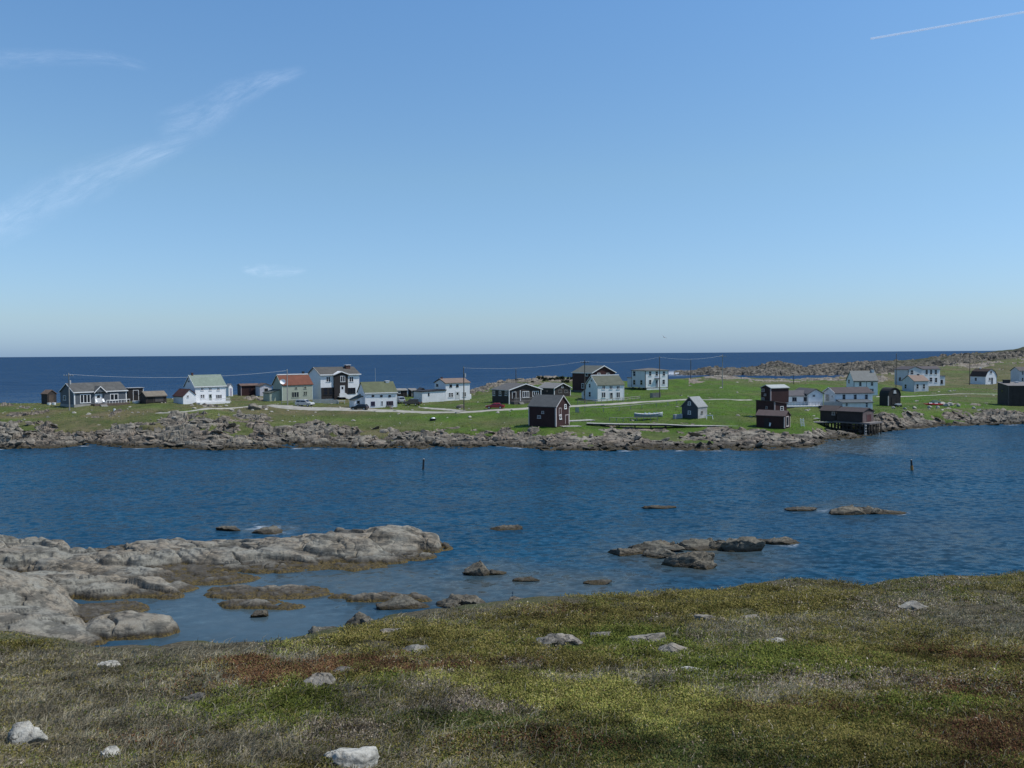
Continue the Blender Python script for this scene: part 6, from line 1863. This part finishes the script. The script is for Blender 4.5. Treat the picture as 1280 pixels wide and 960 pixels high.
boardwalk('boardwalk', 'long pale plank boardwalk along the top of the shore rocks', [(733, 529, 172), (770, 530, 171), (830, 530.5, 170), (860, 532, 170), (946, 532.5, 171)], 1.7)
boardwalk('boardwalk', 'short upper boardwalk ending at the stepped fishing store', [(903, 524.5, 183), (944, 524, 184)], 1.4)
boardwalk('boardwalk', 'plank walkway between the stepped fishing store and the brown stage store', [(986, 523.5, 186), (1025, 523, 186)], 1.5)
boardwalk('boardwalk', 'narrow landing at the door of the maroon shoreline shed', [(704, 533, 166), (727, 532.5, 168)], 1.6)
boardwalk('boardwalk', 'pale lower gangway reaching the fishing stage from the left', [(1015, 527.5, 178), (1046, 527.5, 178)], 1.2)
boardwalk('slipway', 'weathered low slip of planks on the grass right of the maroon shed', [(712, 526.5, 178), (744, 525, 180)], 2.4, cat='slipway')
slat_rail('drying_rack', 'tangle of leaning grey rails beneath the upturned boat', 'rack', [(762, 527), (800, 526.5), (822, 526)], .8, PALEPOLE, 1.3, 1)

# ------------------------------------------------------------------ boats and small things
def hull(name, L, Wd, Hh, mat, parent=None, upturned=False):
    m = MB(); n = 14; rings = []
    for i in range(n + 1):
        u = i / n; x = -L / 2 + L * u
        w = Wd / 2 * (math.sin(math.pi * min(1, (u * .82 + .18))) ** .6 if u < .98 else .06)
        sh_ = Hh * (1 + .35 * (u - .45) ** 2 * 4)
        kz = .0 + .18 * max(0, u - .75) ** 2 * 10 * Hh
        ring = []
        for k in range(9):
            a = math.pi * k / 8
            ring.append((x, -w * math.cos(a), kz + (sh_ - kz) * (1 - math.sin(a) ** .7)))
        rings.append(ring)
    vs = [p for r_ in rings for p in r_]; fs = []
    for i in range(n):
        for k in range(8): fs.append((i * 9 + k, i * 9 + k + 1, (i + 1) * 9 + k + 1, (i + 1) * 9 + k))
    fs.append(tuple(range(9)))
    m.add(vs, fs)
    o = m.build(name, mat, parent, True)
    sm = o.modifiers.new('thick', 'SOLIDIFY'); sm.thickness = .06
    return o
p = at(811, 522.5, 182); zg = land_z(p[0], p[1])
e = empty('rowing_boat', (p[0], p[1], zg + .45), math.radians(8)); tag(e, 'long open boat with pale gunwale resting on rails on the green', 'boat')
hull('hull', 6.2, 1.7, .75, paint((0.20, .26, .27), .6, .2), e)
m = MB()
for s in (-1, 1): m.path([(-3.0 + 6.1 * k / 8, s * .86 * math.sin(math.pi * min(1, (k / 8 * .82 + .18))) ** .6, .78 + .26 * (k / 8 - .45) ** 2 * 4) for k in range(9)], .06)
m.build('gunwale', TRIM, e)
for x in (-1.6, -.2, 1.3): MB().box(x - .12, x + .12, -.75, .75, .55, .6).build('thwart', TRIM, e)
for x, nm in ((-1.0, 'white'), (-.1, 'white'), (1.0, 'white'), (1.6, 'white')):
    q = at(811, 522.5, 182)
    ca, sa = math.cos(math.radians(8)), math.sin(math.radians(8))
    b = MB().tube((0, 0, 0), (.25, 0, .75), .26, .2, 10).build('fish_tub', plain('white_plastic', (0.75, .76, .76), .5), None)
    b.location = (q[0] + x * ca, q[1] + x * sa - .1, zg + .75)
    tag(b, 'small white tub leaning inside the long open boat', 'tub', 'white tubs in the open boat')

p = at(541, 520.5, 186); zg = land_z(p[0], p[1])
e = empty('tub', (p[0], p[1], zg), 0); tag(e, 'small dark tub with white top lying alone on the roadside grass', 'tub')
MB().tube((0, 0, -.1), (0, 0, .5), .62, .7, 16).build('body', plain('dark_hull', (0.012, .013, .016), .5), e)
MB().tube((.1, 0, .5), (.1, 0, .68), .45, .3, 14).build('lid', plain('white_plastic', (0.75, .76, .76), .5), e)

p = at(1170, 506.5, 222); zg = land_z(p[0], p[1])
for (dx, dy, ln, rz, lb, cc) in ((0, 0, 3.6, -32, 'red plastic kayak lying on the bank among pale stones', (0.50, .02, .012)), (-1.0, 1.0, 3.2, -26, 'second red kayak lying behind the first, above the pale stones', (0.38, .02, .015))):
    x, y = p[0] + dx, p[1] + dy
    e = empty('kayak', (x, y, land_z(x, y) + .06), math.radians(rz)); tag(e, lb, 'kayak', 'red kayaks on the bank')
    m = MB(); n = 12; vs = []; fs = []
    for i in range(n + 1):
        u = i / n; w = .42 * max(.04, math.sin(math.pi * u)) ** .7
        for k in range(10):
            a = 2 * math.pi * k / 10
            vs.append((-ln / 2 + ln * u, w * math.cos(a), .25 + .22 * max(.1, math.sin(math.pi * u)) ** .6 * math.sin(a) + .18 * (2 * u - 1) ** 4))
    for i in range(n):
        for k in range(10): fs.append((i * 10 + k, i * 10 + (k + 1) % 10, (i + 1) * 10 + (k + 1) % 10, (i + 1) * 10 + k))
    fs += [tuple(range(9, -1, -1)), tuple(range(n * 10, n * 10 + 10))]
    m.add(vs, fs); m.build('hull', plain('kayak_red', cc, .4), e, True)
    MB().tube((-.3, 0, .46), (.45, 0, .46), .2, .2, 10).build('seat', plain('white_plastic', (0.75, .76, .76), .5), e)
p = at(1168, 500.5, 228); zg = land_z(p[0], p[1])
e = empty('net_heap', (p[0], p[1], zg)); tag(e, 'dark green heap of nets behind the red kayaks', 'nets')
v, f = rock_shape(4242, 4, 8, .12); v = v * np.array([1.9, .9, .65]); v[:, 2] += .35
raw_object('heap', v, f, plain('green_net', (0.018, .06, .05), .9), {}, True, e)

for i, (px, py, d, s, lb) in enumerate(((1117, 519, 204, .5, 'white boulder at the left end of the pale stones on the right bank'), (1131, 518.5, 207, .5, 'white stone among grass at the top of the right bank'), (1143, 515.5, 211, .65, 'large white stone left of the kayaks'),
                                        (1162, 512, 215, .6, 'white stone below the kayaks'), (1178, 505.5, 222, .9, 'pale boulder immediately right of the kayaks'), (1188, 506, 222, .8, 'pale boulder topping the heap right of the kayaks'), (1183, 510, 219, .8, 'pale tilted boulder in the heap below the kayaks'),
                                        (1172, 514, 214, .6, 'small white stone on the waterside heap'), (1198, 511, 219, .7, 'grey white boulder at the right of the heap'), (1217, 514, 214, .5, 'lone white stone right of the pale heap'))):
    p = at(px, py, d); zg = land_z(p[0], p[1])
    rock_thing('boulder', lb, 'boulder', p[0], p[1], max(zg, p[2] - .4), s * 2.0, s * 1.5, s * 1.1, WHITESTONE, 3000 + i, random.uniform(0, 3), 3, 'pale stones on the right bank', .3, 9)
p = at(1180 / 1 * 0 + 1181 * 0 + 1262.5, 455, 225)
# small white things by the houses
for (px, py, d, lb) in ((61.5, 505.5, 219, 'left of two white tubs by the small far left shed'), (67.5, 505.3, 219, 'right of two white tubs by the small far left shed'), (170, 501.5, 211, 'low white tub in front of the flat roofed shed'), (143, 510, 193, 'tiny white tub on the stony ground before the bungalow')):
    p = at(px, py, d); zg = land_z(p[0], p[1]); w = .95 if px == 170 else .25 if px == 143 else .5
    o = MB().tube((0, 0, -.1), (0, 0, .55), w * .8, w, 14).build('tub', plain('white_plastic', (0.75, .76, .76), .5), None); o.location = (p[0], p[1], zg); tag(o, lb, 'tub')
for (px, py, d, lb, rz) in ((122.5, 505.5, 197, 'white garden chair left of the bungalow steps', 30), (131, 504, 197, 'white garden chair right of the bungalow steps', 20)):
    h = HOUSES['h2']; q = h.o + h.u * (h.local((px) / ZK, 425, 'R', -1.2)[0]) + h.v * (-1.3)
    e = empty('garden_chair', (q[0], q[1], h.o[2] + .42), h.th + math.radians(rz)); tag(e, lb, 'chair', 'white chairs on the bungalow deck')
    wp = plain('white_plastic', (0.75, .76, .76), .5)
    MB().box(-.3, .3, -.3, .3, .38, .44).build('seat', wp, e)
    MB().add([(-.3, .3, .4), (.3, .3, .4), (.3, .62, 1.15), (-.3, .62, 1.15), (-.3, .35, .4), (.3, .35, .4), (.3, .67, 1.15), (-.3, .67, 1.15)], [(0, 1, 2, 3), (7, 6, 5, 4), (0, 4, 5, 1), (1, 5, 6, 2), (2, 6, 7, 3), (3, 7, 4, 0)]).build('backrest', wp, e)
    for sx in (-.27, .27):
        for sy in (-.27, .27): MB().box(sx - .03, sx + .03, sy - .03, sy + .03, 0, .38).build('leg', wp, e)
p = at(427, 505, 222); zg = land_z(p[0], p[1])
e = empty('picnic_table', (p[0], p[1], zg), .2); tag(e, 'white outdoor table at the foot of the tall house stairs', 'table')
MB().box(-.95, .95, -.4, .4, .68, .76).build('tabletop', TRIM, e)
for sx in (-.8, .8): MB().box(sx - .05, sx + .05, -.35, .35, -.1, .68).build('leg', TRIM, e)
p = at(575, 508.5, 210); zg = land_z(p[0], p[1])
rock_thing('boulder', 'grey boulder at the foot of the dark roadside pole', 'boulder', p[0], p[1], zg, 2.0, 1.4, .9, ROCK_FAR, 3100, .3, 4)
for (px, py, d, w_, hh, lb) in ((319, 513, 204, 3.4, 1.5, 'tall grey rock knoll between the white house and the green house'), (331, 510, 207, 2.2, .9, 'grey boulder right of the tall rock knoll'), (309, 511, 206, 1.8, .8, 'grey boulder left of the tall rock knoll'), (867, 510, 206, 2.4, .6, 'low pale rock in the green above the small slate grey shed')):
    p = at(px, py, d); zg = land_z(p[0], p[1])
    rock_thing('boulder', lb, 'boulder', p[0], p[1], zg, w_, w_ * .7, hh, ROCK_FAR, 3200 + px, .2, 4, None, .3, 16, .45, 0, .5)
p = at(847, 520.5, 180); zg = land_z(p[0], p[1])
e = empty('chest_freezer', (p[0], p[1], zg), math.radians(20)); tag(e, 'grey box with bright white end left of the small slate grey shed', 'box')
MB().box(-.9, .8, -.4, .4, -.1, .85).build('body', paint((0.28, .30, .33), .6, .15), e, False, .04); MB().box(.81, .9, -.38, .38, -.1, .95).build('lid', TRIM, e)
p = at(887, 521, 178); zg = land_z(p[0], p[1])
e = empty('sawhorse', (p[0], p[1], zg), math.radians(-10)); tag(e, 'white sawhorse right of the small slate grey shed', 'sawhorse')
MB().box(-.7, .7, -.08, .08, .7, .85).build('beam', TRIM, e)
for sx in (-.55, .55):
    for s in (-1, 1): MB().tube((sx, 0, .75), (sx * 1.2, s * .35, -.1), .06).build('leg', TRIM, e)
p = at(1180 + 0 * 1, 0, 0) if False else at(1122.5, 507, 222); zg = land_z(p[0], p[1])
e = empty('quad_bike', (p[0], p[1], zg + .02), math.radians(25)); tag(e, 'pale grey quad bike in front of the round roofed barn', 'quad bike')
MB().prism([(-.85, .55), (-.8, .8), (-.2, .85), (.1, .72), (.3, .95), (.85, .85), (.95, .6), (.4, .45), (-.4, .45)], 'y', -.38, .38).build('body', plain('quad_grey', (0.34, .36, .37), .5), e, False, .04)
MB().tube((.3, -.4, 1.05), (.3, .4, 1.05), .03).build('handlebar', metal_d, e)
for x in (-.6, .6):
    for s in (-1, 1): MB().tube((x, s * .35, .28), (x, s * .58, .28), .28, .28, 16).build('wheel', RUB, e)
p = at(1003.5, 541, 170); zg = land_z(p[0], p[1])
e = empty('ladder', (p[0], p[1], zg - .1), 0); tag(e, 'short white ladder leaning on the shore rocks left of the fishing stage', 'ladder')
for s in (-1, 1): MB().tube((s * .3, 0, 0), (s * .3, .6, 1.7), .05).build('stile', TRIM, e)
for k in range(5): MB().box(-.4, .4, .1 * k + .02, .1 * k + .1, .25 + .3 * k, .37 + .3 * k).build('rung', TRIM, e)
h = HOUSES['h20b']; q = h.local(1060, 585, 'L', -.12)
w3 = h.o + h.u * q[0] + h.v * q[1]
o = MB().tube((0, 0, -.35), (.1, 0, .35), .13, .17, 12).build('buoy', plain('white_plastic', (0.75, .76, .76), .5), None); o.location = (w3[0], w3[1], h.o[2] + q[2]); tag(o, 'white buoy hanging on the low maroon shed wall', 'buoy')

# channel markers in the bay
for (px, yt, yb, lb, tl, mk) in ((529, 573, 587, 'black channel stake in the bay left of centre', 0.06, plain('marker_black', (0.008, .01, .014), .6)), (1140, 574, 588, 'dark leaning channel stake with ochre base in the bay at right', -.08, plain('marker_black', (0.008, .01, .014), .6))):
    q = on_z(px, yb, 0.0); hh = (yb - yt) / F * q[1]
    e = empty('channel_marker', (q[0], q[1], 0), 0); e.rotation_euler = (0, tl, 0); tag(e, lb, 'channel marker', 'channel markers in the bay')
    MB().tube((0, 0, -1), (0, 0, hh * .95), .17, .13, 12).build('post', mk, e)
    MB().tube((0, 0, hh * .95), (0, 0, hh), .14, .08, 12).build('cap', plain('marker_cap', (0.22, .23, .24), .5), e)
    if px > 1000: MB().tube((0, 0, .05), (0, 0, .7), .2, .19, 12).build('band', plain('marker_ochre', (0.22, .12, .03), .6), e)

# gull in flight: body and wings one continuous skin
q = at(830, 421.5, 170)
gm = bpy.data.meshes.new('gull')
gv = [(0, 0, 0), (.22, 0, .03), (.32, 0, .05), (-.22, 0, 0), (-.36, 0, -.01), (.03, .25, .12), (-.02, .5, .16), (-.12, .75, .10), (.03, -.25, .12), (-.02, -.5, .16), (-.12, -.75, .10)]
ge = [(0, 1), (1, 2), (0, 3), (3, 4), (0, 5), (5, 6), (6, 7), (0, 8), (8, 9), (9, 10)]
gm.from_pydata(gv, ge, [])
gull = bpy.data.objects.new('gull', gm); C.objects.link(gull)
gm.materials.append(plain('gull_grey', (0.22, .23, .25), .7))
sk = gull.modifiers.new('skin', 'SKIN')
rad = [(.10, .10), (.075, .075), (.035, .035), (.07, .05), (.10, .02), (.11, .025), (.10, .02), (.04, .01), (.11, .025), (.10, .02), (.04, .01)]
for i, rr in enumerate(rad): gm.skin_vertices[0].data[i].radius = rr
gm.skin_vertices[0].data[0].use_root = True
sb = gull.modifiers.new('sub', 'SUBSURF'); sb.levels = 1; sb.render_levels = 2
gull.location = q; gull.rotation_euler = (math.radians(38), math.radians(-8), math.radians(80))
tag(gull, 'single gull gliding low over the horizon', 'gull')

# ------------------------------------------------------------------ high thin cloud
def sky_pt(px, py, alt):
    r = ray(px, py)[0]; return CAM + r * ((alt - CAMZ) / r[2])
def cirrus(label, mid, half, alt, opac, seed, asym=1.0):
    """Feathered ribbon of ice cloud high up; mid: photo rows of its axis, half: half width there."""
    mid = np.array(mid, float); n = 60; mcount = 13
    s = np.linspace(0, 1, n); sp = np.linspace(0, 1, len(mid))
    mx = np.interp(s, sp, mid[:, 0]); my = np.interp(s, sp, mid[:, 1]); hw = np.interp(s, sp, half)
    tx, ty = np.gradient(mx), np.gradient(my); L = np.hypot(tx, ty); nx, ny = -ty / L, tx / L
    co = []; a = []; cu = []; cv = []
    for i in range(n):
        for j in range(mcount):
            v = -1 + 2 * j / (mcount - 1)
            co.append(sky_pt(mx[i] + nx[i] * hw[i] * v, my[i] + ny[i] * hw[i] * v, alt + 60 * v * v))
            e = min(1, s[i] / .12) * min(1, (1 - s[i]) / .12)
            a.append(max(0, 1 - v * v) ** 1.6 * e); cu.append(s[i]); cv.append(v)
    co = np.array(co).reshape(n, mcount, 3)
    t = NT("ice_cloud"); g = t.geo()
    cb = t.node("ShaderNodeCombineXYZ"); t.link(t.attr("along"), cb.inputs[0]); t.link(t.attr("across"), cb.inputs[1]); cb.inputs[2].default_value = seed * 3.7
    nz = t.noise(t.scale(cb.outputs[0], 5.0, 1.3, 1, 0.35), 1.0, 6, .6, .6)
    nz2 = t.noise(t.scale(cb.outputs[0], 11.0, 5.0, 1, 0.5), 1.0, 5, .6, .4)
    al = t.math('MULTIPLY', t.attr("soft"), t.math('MULTIPLY', t.ramp(t.math('ADD', t.math('MULTIPLY', nz, .65), t.math('MULTIPLY', nz2, .35)), .30, .85), opac * 1.25))
    tr = t.node("ShaderNodeBsdfTransparent"); df = t.node("ShaderNodeBsdfTranslucent"); df.inputs[0].default_value = (.95, .95, .97, 1)
    mx_ = t.node("ShaderNodeMixShader"); t.link(al, mx_.inputs[0]); t.link(tr.outputs[0], mx_.inputs[1]); t.link(df.outputs[0], mx_.inputs[2]); t.link(mx_.outputs[0], t.out.inputs[0])
    o = grid_object("cirrus_cloud", co[..., 0], co[..., 1], co[..., 2], t.m, {"soft": np.array(a).reshape(n, mcount), "along": np.array(cu).reshape(n, mcount), "across": np.array(cv).reshape(n, mcount)}, True)
    tag(o, label, 'cloud', kind='thing')
cirrus('long faint streak of thin cloud slanting up from the left edge', [(-60, 305), (0, 280), (60, 248), (120, 222), (190, 192), (260, 170)], [26, 32, 34, 32, 22, 8], 7000, .13, 1)
cirrus('feathery wisp of cloud continuing above the end of the long streak', [(190, 160), (250, 148), (290, 122), (330, 102), (385, 86)], [20, 30, 26, 16, 8], 7300, .12, 2)
cirrus('faint horizontal veil of cloud near the upper left corner', [(-60, 76), (0, 74), (60, 72), (130, 72), (190, 84)], [14, 16, 14, 12, 8], 7600, .08, 3)
cirrus('small pale smudge of cloud low over the sea left of centre', [(300, 337), (325, 338), (350, 339), (385, 339)], [5, 11, 10, 4], 5200, .12, 4)
t = NT("vapour_trail")
tr = t.node("ShaderNodeBsdfTransparent"); df = t.node("ShaderNodeBsdfTranslucent"); df.inputs[0].default_value = (.88, .94, 1, 1); d2 = t.node("ShaderNodeBsdfDiffuse"); d2.inputs[0].default_value = (.85, .92, 1, 1)
ad = t.node("ShaderNodeMixShader"); t.link(df.outputs[0], ad.inputs[1]); t.link(d2.outputs[0], ad.inputs[2])
mx_ = t.node("ShaderNodeMixShader"); nz = t.noise(t.geo(), .0025, 5, .6); t.link(t.math('ADD', .26, t.math('MULTIPLY', t.ramp(nz, .3, .7), .3)), mx_.inputs[0])
t.link(tr.outputs[0], mx_.inputs[1]); t.link(ad.outputs[0], mx_.inputs[2]); t.link(mx_.outputs[0], t.out.inputs[0])
pa, pb = sky_pt(1088, 48.5, 9500), sky_pt(1330, 6.5, 9500)
o = MB().path([tuple(pa + (pb - pa) * w) for w in np.linspace(0, 1, 30)], 30, 10).build('contrail', t.m, None, True)
tag(o, 'thin straight white vapour trail in the upper right sky', 'contrail', kind='thing')
